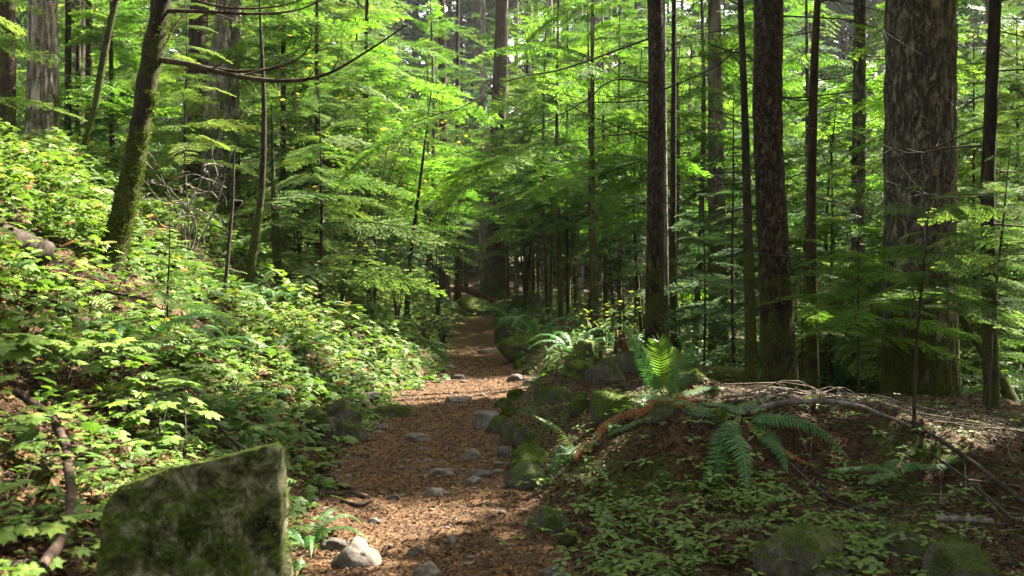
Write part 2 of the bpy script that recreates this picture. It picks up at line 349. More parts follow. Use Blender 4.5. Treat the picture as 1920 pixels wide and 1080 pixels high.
def sheet(name, X, Y, Z, m, kind='structure'):
    ny, nx = X.shape; a = Acc()
    i = np.arange(ny - 1)[:, None] * nx; j = np.arange(nx - 1)[None]
    F = np.stack([i + j, i + j + 1, i + nx + j + 1, i + nx + j], -1).reshape(-1, 4)
    a.add(np.stack([X, Y, Z], -1).reshape(-1, 3), F); o = a.obj(name, [m], smooth=True); o['kind'] = kind; return o
xs = cgrid([(-160, -30, 6), (-30, -9, .6), (-9, -4, .16), (-4, 6, .055), (6, 14, .25), (14, 30, 1), (30, 160, 6)])
ys = cgrid([(-60, -4, 3), (-4, 3, .3), (3, 13, .06), (13, 30, .16), (30, 60, .6), (60, 200, 5)])
X, Y = np.meshgrid(xs, ys); Z = gz(X, Y)
inside = (X > Lx(Y) + .05) & (X < Rx(Y) - .05) & (Y < 48); Z = Z - .05 * inside
sheet("ground", X, Y, Z, M_soil)
yy = cgrid([(-3, 4, .15), (4, 16, .04), (16, 41, .15)]); u = np.linspace(0, 1, 60)
U, YY = np.meshgrid(u, yy); lx, rx = Lx(YY) - .10, Rx(YY) + .10; XX = lx + (rx - lx) * U
edge = np.minimum(U, 1 - U)
ZZ = gz(XX, YY) + .012 - .06 * (1 - sm(0, .07, edge)) - .03 * sm(0.05, .5, edge) + .016 * fbm(XX * 5, YY * 5, 2, 3)
sheet("path", XX, YY, ZZ, M_path)
def PZ(x, y):
    l, r = Lx(y) - .1, Rx(y) + .1; uu = (x - l) / (r - l); e = np.minimum(uu, 1 - uu)
    return gz(x, y) + .012 - .06 * (1 - sm(0, .07, e)) - .03 * sm(0.05, .5, e) + .016 * fbm(x * 5, y * 5, 2, 3)

# ---------------------------------------------------------------- where boughs are left out to put sun patches on the ground
SD = np.array(sd)
def ground_hit(P):
    P = np.asarray(P, float); Q = P.copy(); z = np.zeros(len(P))
    for k in range(12):
        t = (P[:, 2] - z) / SD[2]; Q = P - SD[None] * t[:, None]; z = z * .5 + .5 * np.clip(gz(Q[:, 0], Q[:, 1], False), -1, 6)
    return Q
def lit(x, y):
    """true where a sun patch is wanted; boughs that would shade it are dropped"""
    d = Lx(y) - x; n = fbm(x * .55, y * .55, 3.3, 3)
    L = (d > .10) & (d < 9) & (y > 8.8) & (y < 30) & (n > -.42 + .65 * sm(4.5, 7, d))
    L |= (d > .2) & (d < 5) & (y > 3.8) & (y < 9) & (fbm(x * 1.1, y * 1.1, 8.3, 3) > .10)
    pth = (x > Lx(y)) & (x < Rx(y) + .2)
    L |= pth & (((y > 5.0) & (y < 6.3) & (x < -.45)) | ((y > 12.2) & (y < 14.3)) | ((y > 17.3) & (y < 18.3)))
    e = x - Rx(y)
    L |= ((x - 1.15) ** 2 + (y - 7.75) ** 2 < .35) | ((x > 2.0) & (x < 2.8) & (y > 7.0) & (y < 7.6)) | ((x - 1.55) ** 2 + (y - 5.9) ** 2 < .15) | ((x - .6) ** 2 + (y - 7.3) ** 2 < .12) | ((x > .7) & (y > 4.5) & (y < 9) & (fbm(x * 1.9, y * 1.9, 31, 2) > .40))
    L |= ((x - 1.2) ** 2 + (y - 13.5) ** 2 < 1.2) | ((x > 3.0) & (x < 4.0) & (y > 6.5) & (y < 7.4) & (n > .3))
    L |= ((x + 1) ** 2 + (y - 3.6) ** 2 < .25) | ((x + 1.35) ** 2 + (y - 3.05) ** 2 < .3)
    L |= (y > 27) | ((x > 2.4) & (y > 11) & (n > -.5)) | ((x > 5.2) & (y > 8.5)) | ((x > .5) & (y > 15) & (n > -.3))
    return L

# ------------------------------------------------------------------ foliage templates
def branch_tmpl(seed, Ln=2.0, Wd=.8, nl=17, ns=9, sw=.026, droop=.30, sl0=.09, twig=True, rag=.25):
    r = R(seed); V, F, rn = [], [], []; wood = Acc()
    def axis(t): return np.array([t * Ln, .06 * Ln * math.sin(t * 3 + seed), -droop * Ln * t ** 2 * .8 + .03 * Ln * math.sin(3 * t)])
    def shoot(p, d, ln, w_, v):
        n = len(V); side = np.array([-d[1], d[0], r.uniform(-.5, .5)]); side = side / np.linalg.norm(side) * w_
        V.extend([p, p + d * ln * .45 + side, p + d * ln + np.array([0, 0, -.12 * ln]), p + d * ln * .45 - side]); F.append([n, n + 1, n + 2, n + 3]); rn.append(v)
    main = np.array([axis(t) for t in np.linspace(0, 1, 9)])
    if twig: tube(wood, main, np.linspace(.010, .002, 9) * Ln / 2, 3)
    for i in range(nl):
        for s in (-1, 1):
            t = (i + .5 + .4 * s * .5) / nl; t = min(t, .99)
            if r.rand() < rag * .35: continue
            p0 = axis(t); shp = min(1, .35 + t * 2.6) * (1 - t) ** .6
            l = Wd * shp * r.uniform(1 - rag, 1 + rag * .4) + .05
            a = math.radians(r.uniform(48, 66)); d = np.array([math.cos(a), s * math.sin(a), r.uniform(-.22, .05)])
            tv = r.uniform(-.12, .12) + .18 * t
            if twig and l > .2: tube(wood, [p0, p0 + d * l * .5 + [0, 0, -.02], p0 + d * l + [0, 0, -.12 * l]], [.004, .003, .0015], 3)
            m = max(3, int(ns * l / Wd + 2))
            for j in range(m):
                uu = (j + .5) / m; p = p0 + d * l * uu + np.array([0, 0, -.12 * l * uu * uu])
                sl_ = (sl0 + .22 * l * (1 - uu)) * r.uniform(.7, 1.2)
                for q in (-1, 1):
                    if r.rand() < .1: continue
                    b = q * math.radians(r.uniform(38, 60)); dd = np.array([d[0] * math.cos(b) - d[1] * math.sin(b), d[0] * math.sin(b) + d[1] * math.cos(b), d[2] + r.uniform(-.3, .15)])
                    shoot(p, dd, sl_, sw * r.uniform(.8, 1.2), tv + r.uniform(-.1, .1) + .15 * uu)
            shoot(p0 + d * l * .93 + np.array([0, 0, -.1 * l]), d, sl0 * 1.3, sw, tv + .25)
    T = [(np.array(V), np.array(F), np.array(rn), 0)]
    if twig:
        wv = np.concatenate(wood.v); 
        wf = np.concatenate([f for f, _, _ in wood.f if f.shape[1] == 4]); T.append((wv, wf, np.zeros(len(wf)), 1))
    return T
BR = [branch_tmpl(11 + k, nl=19, ns=11, sw=.019, sl0=.075, droop=.14 + .12 * k, rag=.45, Wd=.62 + .12 * k) for k in range(4)]                                # ordinary boughs
BRF = [branch_tmpl(31 + k, nl=24, ns=15, sw=.012, sl0=.045, droop=.2 + .05 * k, Wd=.7) for k in range(3)]   # finer boughs for near saplings
BRC = [branch_tmpl(51 + k, nl=11, ns=6, sw=.055, sl0=.16, droop=.25, Wd=.9) for k in range(3)]   # coarse boughs for high crowns

def crown(acc, rng, z0, z1, n, l0, l1, tm, axis=None, droop=(-.35, .3), keep=None, base_rnd=.45, az_pref=None, jit=.22, roll=.45, minr=0.0):
    """boughs round a leaning axis from z0 to z1; length goes l0 (bottom) to l1 (top)"""
    t = np.sort(rng.rand(n)) ; z = z0 + (z1 - z0) * t
    az = np.arange(n) * 2.39996 + rng.uniform(-.5, .5, n)
    if az_pref is not None: az = az_pref[0] + rng.uniform(-1, 1, n) * az_pref[1]
    ln = (l0 + (l1 - l0) * t) * rng.uniform(.45, 1.25, n)
    ax = np.array([axis(q) for q in z]) if axis else np.stack([0 * z, 0 * z, z], 1)
    pitch = rng.uniform(droop[0], droop[1], n) + .15 * t
    M = rotm(az, pitch, rng.uniform(-roll, roll, n), ln / 2.0, ax)
    if keep is not None:
        k = np.ones(n, bool); u_ = rng.rand(n)
        for fr_, la in ((.15, 0), (.45, -.26), (.45, 0), (.45, .26), (.75, -.15), (.75, .15), (1, 0)):
            k &= keep(ax + np.stack([np.cos(az), np.sin(az), pitch], 1) * (ln * fr_)[:, None] + np.stack([-np.sin(az), np.cos(az), 0 * az], 1) * (ln * la)[:, None], u_)
        M = M[k]
    which = rng.randint(0, len(tm), len(M)); rv = base_rnd + rng.uniform(-jit, jit, len(M))
    for q in range(len(tm)): acc.inst(tm[q], M[which == q], rv[which == q])
def sunkeep(p_lit=.015):  # drops boughs that would shade a chosen sun patch
    def f(mid, rng):
        Q = ground_hit(mid); l = lit(Q[:, 0], Q[:, 1]); return (~l) | (rng < p_lit)
    return f

# ------------------------------------------------------------------ measured trees
def px_trunk(D, pts, top_z, seed=0, sides=20, amp=.012, flare=.35, freq=(7, 7, 1.6), nseg=None):
    """pts: (px, py, width px) from the bottom up; extended down to the soil and up to top_z. returns base, centreline with radii"""
    P = [(*W(a, b, D), wd / 2 / F_PX * D) for a, b, wd in pts]; P = np.array(P)
    b = P[0].copy(); dirn = (P[1] - P[0]) / (P[1][2] - P[0][2])
    z = G(b[0], D) - .15
    b0 = b + dirn * (z - b[2]); b0[3] = b[3]
    if z < b[2] - .05: P = np.vstack([b0, P])
    t = P[-1].copy(); dirn = (P[-1] - P[-2]) / (P[-1][2] - P[-2][2])
    if top_z > t[2]:
        n = 4; 
        for k in range(1, n + 1):
            q = t + dirn * (top_z - t[2]) * k / n; q[1] = D; q[3] = t[3] * (1 - .75 * (k / n)); P = np.vstack([P, q])
    n = nseg or int(max(24, (P[-1][2] - P[0][2]) * 9)); S = spline(P, n)
    h = S[:, 2] - S[0, 2]; S[:, 3] = np.maximum(S[:, 3], .004) * (1 + flare * np.exp(-h / .28))
    return S
def tree_from(name, S, m, sides, amp, freq, label, cat, group=None, seed=0, lump=None):
    base = S[0, :3].copy(); base[2] += .15
    root = empty(name, base, label=label, cat=cat, group=group)
    a = Acc(); tube(a, S[:, :3] - base, S[:, 3], sides, amp, freq, seed=seed + base[0] * 3, lump=lump)
    a.obj('trunk', [m], root, smooth=True); return root, base
def limb(root, base, P, r0, r1, m=None, sides=6, name='branch', n=14, wig=.0, seed=1, subs=0):
    """a bare branch with side twigs, one mesh"""
    P = np.array(P, float); S = spline(P, n); rng = R(seed)
    if wig: S = S + wig * np.stack([noise(np.arange(n) * .6, seed + k * 3.1) for k in range(3)], 1) * np.linspace(0, 1, n)[:, None]
    a = Acc(); tube(a, S - base, np.linspace(r0, r1, n), sides, rnd=.3)
    for k in range(subs):
        i = rng.randint(3, n - 1); p = S[i]; d = S[min(i + 1, n - 1)] - S[i - 1]; d = d / np.linalg.norm(d)
        o = np.cross(d, rng.normal(size=3)); o /= np.linalg.norm(o) + 1e-6; ln = np.linalg.norm(S[-1] - S[0]) * rng.uniform(.12, .35)
        q = np.array([p, p + (d * .7 + o * .5) * ln * .5, p + (d * .8 + o * .75) * ln]); rr = (r0 + (r1 - r0) * i / n) * .45
        tube(a, spline(q, 6) - base, np.linspace(rr, .002, 6), 4)
    return a.obj(name, [m or M_twig], root, smooth=True)
def dead_limbs(root, base, S, zlist, ln=(.6, 1.6), seed=3, azr=(0, 6.28), r0=.009, subs=3, up=(-.25, .25), m=None):
    rng = R(seed)
    for k, z in enumerate(zlist):
        i = int(np.argmin(abs(S[:, 2] - z))); p = S[i, :3]; az = rng.uniform(*azr); l = rng.uniform(*ln); u_ = rng.uniform(*up)
        d = np.array([math.cos(az), math.sin(az) , u_])
        mid = p + d * l * .5 + [0, 0, rng.uniform(-.08, .04) * l]; e = p + d * l + [0, 0, rng.uniform(-.3, .1) * l]
        limb(root, base, [p, mid, e], r0 * rng.uniform(.7, 1.2), .0025, m, 5, n=8, wig=.12 * l, seed=seed * 31 + k, subs=subs)
def bark_ridges(amp, k=9, zf=1.3, tw=.25):
    def f(P, th, rad):
        a = th[None] * k / (2 * math.pi); z = P[:, 2][:, None]
        n = noise(np.cos(th)[None] * k * .35 + 0 * z, np.sin(th)[None] * k * .35 + 0 * z, z * zf * 1.0)
        n2 = noise(np.cos(th)[None] * k * .9 + 0 * z, np.sin(th)[None] * k * .9 + 0 * z, z * zf * 2.6)
        return amp * (-np.abs(n) * 1.4 - .7 * np.abs(n2) + .5)
    return f

def hit(px, py, d0=3.0, d1=60):
    D = np.linspace(d0, d1, 3000); x = (px - HX) / F_PX * D; z = CAMZ - (py - HY) / F_PX * D
    b = np.nonzero(z <= gz(x, D, False))[0]; k = b[0] if len(b) else len(D) - 1
    return float(x[k]), float(D[k])
ORD = "first second third fourth fifth sixth seventh eighth ninth tenth eleventh twelfth thirteenth fourteenth fifteenth sixteenth seventeenth eighteenth nineteenth twentieth".split()

def moss_tufts(root, V, Nr, n, size, seed, thr=.15, up=.25, scale=6, mi=None, z0=None):
    """short moss blades growing on a surface given by points V with normals Nr"""
    rng = R(seed); i = rng.randint(0, len(V), n * 3); P = V[i] + rng.normal(0, size * .6, (len(i), 3)); N_ = Nr[i]
    k = (fbm(P[:, 0] * scale + seed, P[:, 1] * scale, P[:, 2] * scale, 3) + up * N_[:, 2] > thr)
    if z0 is not None: k &= P[:, 2] + rng.rand(len(P)) * 1.0 < z0
    P, N_ = P[k][:n], N_[k][:n]
    if len(P) < 5: return
    N_ = N_ + rng.normal(0, .55, N_.shape); N_ /= np.linalg.norm(N_, axis=1)[:, None]
    T = [(np.array([(0, -.22, 0), (1, -.05, .1), (1, .05, .1), (0, .22, 0)]), np.array([(0, 1, 2, 3)]), np.zeros(1), 0)]
    a = Acc(); a.inst(T, rotm(np.arctan2(N_[:, 1], N_[:, 0]), np.arcsin(np.clip(N_[:, 2], -1, 1)), rng.uniform(0, 3.1, len(P)), size * rng.uniform(.5, 1.3, len(P)), P), rng.rand(len(P)))
    o = a.obj('moss', [M_moss], root); return o
# ================================================================== the measured trees
def leaf_part(root, a, name='crown', mats=(M_needle, M_twig)): return a.obj(name, list(mats), root)
def axis_of(S, base):
    return lambda z: np.array([np.interp(z + base[2], S[:, 2], S[:, k]) - base[k] for k in (0, 1)] + [z])
def keep_w(base, f): return lambda mid, rng: f(mid + base[None], rng)

# leaning mossy tree on the left bank
S = px_trunk(10, [(207, 492, 46), (234, 380, 38), (262, 240, 35), (284, 110, 37), (304, 0, 35)], 9.5, amp=.012)
rt, bs = tree_from('leaning_tree', S, M_darkmoss, 44, .030, (9, 9, 5), 'leaning tree with mossy dark trunk and long bare branch on left bank', 'tree')
def pxl(D0, D1, pts): return [W(a, b, D0 + (D1 - D0) * k / (len(pts) - 1)) for k, (a, b) in enumerate(pts)]
def trunk_moss(root, bs, S, n, size, seed, z0, thr=.0, azc=None):
    rng = R(seed); m = 6000; i = rng.randint(0, len(S) - 1, m); t = rng.rand(m)[:, None]; C_ = S[i] * (1 - t) + S[i + 1] * t; th = rng.uniform(0, 6.28, m)
    Nn = np.stack([np.cos(th), np.sin(th), 0 * th], 1); V = C_[:, :3] + Nn * C_[:, 3:4] - bs
    if azc is not None: thr2 = .35 * (1 - np.cos(th - azc)) ; kk = rng.rand(m) > thr2; V, Nn = V[kk], Nn[kk]
    moss_tufts(root, V, Nn, n, size, seed, thr=thr, up=0, scale=3.5, z0=z0)
trunk_moss(rt, bs, S, 15000, .022, 3, 2.6, -.15, azc=.4)
limb(rt, bs, pxl(10, 9, [(298, 112), (360, 122), (440, 142), (530, 152), (610, 140), (690, 95), (765, 45)]), .032, .006, M_dark, 8, n=30, subs=5, seed=4)
limb(rt, bs, pxl(10, 9.4, [(380, 126), (460, 134), (535, 122), (575, 95), (586, 55)]), .018, .004, M_dark, 6, n=16, subs=2, seed=5)
limb(rt, bs, pxl(10, 9.2, [(312, 20), (390, 22), (480, 26), (560, 18), (625, -12)]), .022, .005, M_dark, 6, n=18, subs=4, seed=6)
limb(rt, bs, pxl(10, 9.5, [(318, -20), (380, 5), (450, 16), (540, 8), (640, -30)]), .018, .004, M_dark, 6, n=18, subs=3, seed=7)
limb(rt, bs, pxl(10, 10.4, [(290, 130), (322, 60), (345, 20), (350, -40)]), .016, .005, M_dark, 6, n=12, subs=3, seed=8)
a = Acc(); crown(a, R(5), 4.6, 7.8, 46, 1.7, .8, BR, axis_of(S, bs), keep=keep_w(bs, sunkeep(.03))); leaf_part(rt, a)

# tree(D, pts, top, material, label ...)
def big(D, pts, top, m, label, kind='conifer_tree', sides=22, amp=.01, freq=(8, 8, 2.2), lump=None, flare=.35, dead=(), crownspec=None, cat='tree', group=None, seed=1, nseg=None, az=(0, 6.28), dl=(.6, 1.6), dr=.009, mats=(M_needle, M_twig), tm=None):
    S = px_trunk(D, pts, top, flare=flare, nseg=nseg)
    rt, bs = tree_from(kind, S, m, sides, amp, freq, label, cat, group, seed, lump)
    if len(dead): dead_limbs(rt, bs, S, dead, dl, seed, az, r0=dr)
    if m is M_darkmoss or m is M_flecked: trunk_moss(rt, bs, S, 3500, .014, seed, 1.5, .05)
    if crownspec:
        z0, z1, n, l0, l1 = crownspec; a = Acc()
        crown(a, R(seed + 50), z0, z1, n, l0, l1, tm or BR, axis_of(S, bs), keep=keep_w(bs, sunkeep(.015)))  # crown boughs shaped for the shade and sun patches on the trail
        leaf_part(rt, a, mats=mats)
    return rt, bs, S
ls = np.linspace
big(16, [(78, 285, 60), (80, 140, 54), (80, 0, 50)], 17, M_firlight, 'big pale grey fir trunk standing at the far left edge', lump=bark_ridges(.022), sides=80, nseg=220, amp=.01, crownspec=(8, 14, 50, 3, 1.8), seed=3)
big(18, [(414, 400, 74), (416, 200, 62), (430, 0, 46)], 16, M_firlight, 'stringy grey cedar trunk with flared base behind the leaning tree', lump=bark_ridges(.03, 14, .5), sides=80, nseg=200, dead=ls(3.2, 6.5, 8), crownspec=(6.5, 13, 50, 3, 1.6), seed=4, flare=.25)
big(18.6, [(368, 400, 44), (368, 200, 38), (372, 0, 30)], 14, M_dark, 'dark trunk just left of the stringy grey cedar trunk', crownspec=(5.5, 12, 40, 2.6, 1.2), seed=5, dead=ls(2.8, 5.2, 9))
big(13, [(478, 452, 17), (487, 390, 13), (492, 330, 12), (495, 200, 9), (489, 60, 6)], 5.6, M_darkmoss, 'thin dark snag with curved foot right of the grey cedar', 'dead_snag', 9, .004, dead=ls(2.4, 5.0, 9), seed=6, dl=(.3, .9), dr=.006)
big(14, [(517, 432, 15), (512, 330, 9), (510, 240, 5)], 3.9, M_darkmoss, 'short thin dead stem beside the curved-foot snag', 'dead_snag', 8, .004, dead=ls(2.2, 3.6, 4), seed=7, dl=(.3, .7), dr=.005)
big(12, [(431, 438, 7), (436, 380, 5), (438, 320, 4)], 3.0, M_twig, 'very thin bare stem in front of the grey cedar', 'dead_snag', 7, .002, seed=8)
big(14, [(160, 262, 9), (178, 200, 12), (194, 110, 14), (206, 50, 13), (217, 0, 12)], 8, M_darkmoss, 'slender bending moss-covered tree between pale fir and leaning tree', 'slender_tree', 10, .006, dead=ls(3.6, 5.4, 7), seed=9, dl=(.4, 1.2), dr=.007, crownspec=(5.4, 7.6, 16, 1.4, .8))
for k, (px, wd, D, lb) in enumerate([(127, 13, 20, 'dark straight trunk just right of the pale fir'), (146, 10, 21, 'second dark straight trunk right of the pale fir'), (166, 14, 22, 'dark trunk seen behind the slender bending mossy tree'), (12, 34, 19, 'dark trunk at the left edge behind the pale fir')]):
    big(D, [(px, 300, wd), (px + 1, 0, wd * .85)], 14, M_dark, lb, 'conifer_tree', 12, .006, dead=ls(3.4, 7, 6), seed=12 + k, crownspec=(7, 12, 24, 2.4, 1.4))
# right of the path
rF, bF, SF = big(13, [(1227, 650, 37), (1229, 400, 33), (1231, 200, 31), (1228, 0, 28)], 13, M_flecked, 'straight flecked trunk standing right of the path behind the fern', sides=26, amp=.008, seed=21)
limb(rF, bF, pxl(13, 11.5, [(1218, 72), (1060, 128), (950, 152), (860, 200), (760, 245)]), .014, .004, n=26, wig=.04, subs=7, seed=31)
limb(rF, bF, pxl(13, 11.8, [(1218, 155), (1150, 152), (1080, 200), (1000, 245), (900, 335)]), .012, .003, n=22, wig=.04, subs=6, seed=32)
limb(rF, bF, pxl(13, 12.4, [(1218, 188), (1110, 190), (1010, 160)]), .011, .003, n=14, wig=.03, subs=4, seed=33)
limb(rF, bF, pxl(13, 12, [(1218, 246), (1120, 258), (1010, 275)]), .011, .003, n=14, wig=.03, subs=4, seed=34)
limb(rF, bF, pxl(13, 12, [(1218, 262), (1130, 225), (1060, 195), (1005, 165)]), .010, .003, n=14, wig=.03, subs=3, seed=35)
limb(rF, bF, pxl(13, 12.2, [(1240, 170), (1310, 140), (1380, 100), (1440, 60)]), .012, .004, n=14, wig=.03, subs=4, seed=36)
limb(rF, bF, pxl(13, 12.2, [(1240, 270), (1290, 245), (1350, 225)]), .010, .003, n=12, wig=.03, subs=3, seed=37)
dead_limbs(rF, bF, SF, ls(2.6, 6, 12), (.5, 1.5), 22, r0=.008)
a = Acc(); crown(a, R(61), 6.3, 11.5, 40, 1.9, 1.0, BR, axis_of(SF, bF), keep=keep_w(bF, sunkeep()))
def boughs(a, base, lst, tm, seed=0):
    """foliage boughs: (px, py, D, heading deg, pitch, length)"""
    rng = R(seed); 
    for k, (px, py, D, az, pt, ln) in enumerate(lst):
        a.inst(tm[k % len(tm)], rotm(math.radians(az), pt, rng.uniform(-.25, .25), ln / 2, W(px, py, D) - base), [rng.uniform(.3, .7)])
boughs(a, bF, [(1010, 285, 12, 200, -.2, 1.3), (960, 290, 12, 215, -.35, 1.3), (930, 300, 12, 180, -.3, 1.2), (1100, 330, 12, 200, -.2, 1.0), (1140, 315, 12.4, 190, -.2, 1.2), (860, 205, 11.6, 190, -.3, 1.5), (780, 240, 11.5, 200, -.4, 1.2), (900, 335, 11.8, 190, -.5, .9), (1040, 265, 12, 230, -.3, 1.2)], BR, 3)
leaf_part(rF, a, 'foliage', (M_lime, M_twig))
big(14.4, [(1250, 650, 13), (1245, 330, 12), (1243, 0, 10)], 12, M_firlight, 'thin pale sunlit trunk hugging the right side of the flecked trunk', sides=10, seed=23, amp=.004, crownspec=(7, 11, 20, 1.6, 1))
big(15, [(1263, 670, 19), (1261, 500, 15), (1262, 340, 12)], 8, M_darkmoss, 'short mossy trunk just right of the flecked trunk', 'conifer_tree', 12, .008, dead=ls(1.4, 4, 8), seed=24, dl=(.3, .9), crownspec=(5, 7.5, 16, 1.5, .8))
big(10.5, [(1409, 700, 23), (1402, 420, 17), (1396, 200, 14), (1388, 0, 11)], 9, M_darkmoss, 'slender dark trunk with mossy foot beside the thick brown trunk', sides=14, amp=.005, seed=25, dead=ls(1.8, 4.8, 15), dl=(.5, 1.5), crownspec=(6.2, 8.8, 22, 1.8, .8))
rH, bH, SH = big(11, [(1463, 740, 66), (1452, 500, 58), (1440, 250, 54), (1441, 0, 53)], 15, M_flecked, 'thick dark brown trunk standing behind the fallen branch', sides=44, amp=.014, freq=(12, 12, 6), seed=26, dead=ls(2.6, 5.0, 12), dl=(.6, 2.0), dr=.011, nseg=150, crownspec=(6.6, 13.5, 200, 3.0, 1.6))
big(12, [(1523, 745, 25), (1521, 400, 19), (1526, 150, 16), (1533, 0, 12)], 10, M_dark, 'slim dark trunk midway between the thick brown trunk and huge fir', sides=14, amp=.005, seed=27, dead=ls(1.6, 5, 18), dl=(.6, 1.8), crownspec=(6.2, 9.5, 60, 2.4, .9))
big(11.5, [(1727, 800, 142), (1723, 500, 129), (1726, 0, 122)], 20, M_fir, 'huge fir with deeply furrowed grey bark at the right', lump=bark_ridges(.03, 13, 1.5), sides=180, nseg=700, amp=.012, freq=(16, 16, 9), seed=28, crownspec=(7.5, 17, 300, 3.8, 2.0), flare=.12)
big(9, [(1861, 850, 29), (1852, 400, 25), (1858, 200, 24), (1866, 0, 22)], 10, M_darkmoss, 'slim dark trunk right of the huge fir near right edge', sides=16, amp=.005, seed=29, dead=ls(1.4, 4.2, 14), dl=(.5, 1.6), crownspec=(5.2, 9.5, 90, 2.4, 1))
big(20, [(1346, 660, 36), (1344, 450, 32), (1342, 250, 29)], 15, M_far, 'grey-brown trunk in middle distance between flecked and slender mossy trunks', sides=24, seed=41, dead=ls(1, 6, 18), dl=(.6, 2), crownspec=(6.5, 13, 50, 2.8, 1.3), mats=(M_cedar, M_twig))
big(16, [(1607, 760, 29), (1609, 400, 26), (1613, 0, 23)], 14, M_fir, 'pale grey trunk left of the huge furrowed fir', sides=24, seed=42, dead=ls(.5, 6, 16), dl=(.5, 1.8), crownspec=(7, 13, 150, 3.0, 1.5))
big(14, [(1376, 690, 7), (1373, 560, 6), (1374, 420, 5)], 4, M_twig, 'very thin bare stem left of the slender mossy-footed trunk', 'dead_snag', 7, .002, seed=43, dead=ls(.8, 3, 6), dl=(.2, .6), dr=.004)
big(20, [(1111, 610, 10), (1109, 480, 8), (1107, 350, 7)], 7, M_dark, 'thin dark trunk standing right of the path beside the yellowing shrub', sides=9, amp=.004, seed=44, dead=ls(1.2, 3.6, 7), dl=(.3, 1), crownspec=(2.6, 6.8, 40, 1.8, .6))
big(24, [(1136, 580, 10), (1134, 420, 8)], 8, M_dark, 'thin dark trunk behind the yellowing shrub', sides=9, amp=.004, seed=45, dead=ls(1.2, 3.6, 6), dl=(.3, 1), crownspec=(3.2, 7.8, 40, 2, .7), mats=(M_cedar, M_twig))
big(17, [(762, 612, 11), (768, 500, 8), (784, 370, 6)], 4.6, M_darkmoss, 'thin mossy leaning stem left of the path', 'slender_tree', 9, .006, seed=46, dead=ls(1.2, 4, 7), dl=(.3, 1), dr=.005, crownspec=(2.4, 4.5, 18, 1.3, .6))
big(34, [(833, 556, 23), (832, 440, 20)], 17, M_dark, 'dark trunk at the left side of the far end of path', sides=14, seed=47, crownspec=(4.5, 16, 70, 3, 1.2))
big(38, [(858, 562, 14), (858, 440, 12)], 16, M_dark, 'slimmer dark trunk at the far end of the path', sides=12, seed=48, crownspec=(4.5, 15, 60, 3, 1.2))
big(36, [(931, 575, 54), (928, 520, 42), (930, 440, 34)], 20, M_dark, 'broad dark trunk with flared foot at the far end of the path', sides=30, seed=49, lump=bark_ridges(.06, 9, .4), crownspec=(4.2, 18, 90, 3.6, 1.4), mats=(M_cedar, M_twig))
for k, (px, wd, D) in enumerate([(945, 17, 40), (968, 9, 46), (992, 15, 44), (1030, 13, 42), (1062, 10, 48), (1086, 17, 44), (1122, 21, 40), (1143, 9, 47), (905, 12, 45)]):
    big(D, [(px, 540, wd), (px, 0, wd * .9)], 30, M_firlight, ORD[k] + ' from the left of the pale trunks showing high above the path end', 'tall_conifer', 12, .01, seed=60 + k,
        crownspec=(16, 28, 40, 4, 2), group='pale trunks high above the path end', tm=BRC)

# ================================================================== conifers added out of frame to shade the trail, crowns cut for sun patches
spots = [(9.5, 5, 17), (12.5, 9.5, 19), (8.2, 8.0, 16), (15, 14, 20), (11.4, 12.2, 18), (17.5, 7, 20), (13.5, 19, 20), (19, 21, 22), (9.8, 18.5, 19), (16, 27, 21), (7.6, 2.5, 16), (13.5, 2.0, 18), (22, 14, 22), (11.5, 24, 20), (19, 2.5, 20)]
for k, (x, y, h) in enumerate(spots):
    b = np.array([x, y, G(x, y)]); rt = empty('tall_conifer', b, label='tall dark conifer standing in the wood right of the trail, high crown', cat='tree', group='tall conifers right of the trail')
    t_ = Acc(); Pp = np.array([[0, 0, -.2], [.05, 0, h * .4], [0, .1, h]]); tube(t_, spline(Pp, 40), ls(.24, .04, 40), 14, .015, (6, 6, 2), seed=k); t_.obj('trunk', [M_far], rt, smooth=True)
    a = Acc(); crown(a, R(700 + k), 6.0, h - .3, 150, 3.4, 1.5, BRC, droop=(-.25, .15), keep=keep_w(b, sunkeep(.015))); leaf_part(rt, a)

# ================================================================== conifers of the wood, built once per kind and copied
def proto(kind, seed, H, r, z0, n, l0, l1, tm, mats, bark, dead=0, dz=(1, 5), sides=10, sweep=.3):
    rng = R(seed); rt = empty(kind, (0, 0, 0)); a = Acc()
    C = spline(np.array([[0, 0, -.6], [rng.uniform(-1, 1) * sweep, rng.uniform(-1, 1) * sweep, H * .45], [0, 0, H]]), 30)
    tube(a, C, r * (1 - .9 * ls(0, 1, 30) ** 1.2) , sides, r * .1, (8, 8, 2), seed=seed); 
    for k in range(dead):
        z = rng.uniform(*dz); az = rng.uniform(0, 6.28); l = rng.uniform(.5, 1.8)
        d = np.array([math.cos(az), math.sin(az), rng.uniform(-.3, .15)]); p = np.array([0, 0, z])
        tube(a, spline([p, p + d * l * .5, p + d * l + [0, 0, -.15 * l]], 6), ls(.010, .003, 6), 4)
    a.obj('trunk', [bark], rt, smooth=True)
    a = Acc(); crown(a, rng, z0, H, n, l0, l1, tm, axis=lambda z: np.array([np.interp(z, C[:, 2], C[:, 0]), np.interp(z, C[:, 2], C[:, 1]), z])); a.obj('crown', list(mats), rt)
    return rt
P_young = [proto('young_hemlock', 101 + k, [6.5, 8, 5][k], [.055, .07, .04][k], [.5, 1.2, .3][k], [80, 90, 64][k], [2.0, 2.3, 1.7][k], .35, BR, ((M_needle, M_lime, M_cedar)[k], M_twig), M_dark, 10, (.4, 3), 8) for k in range(3)]
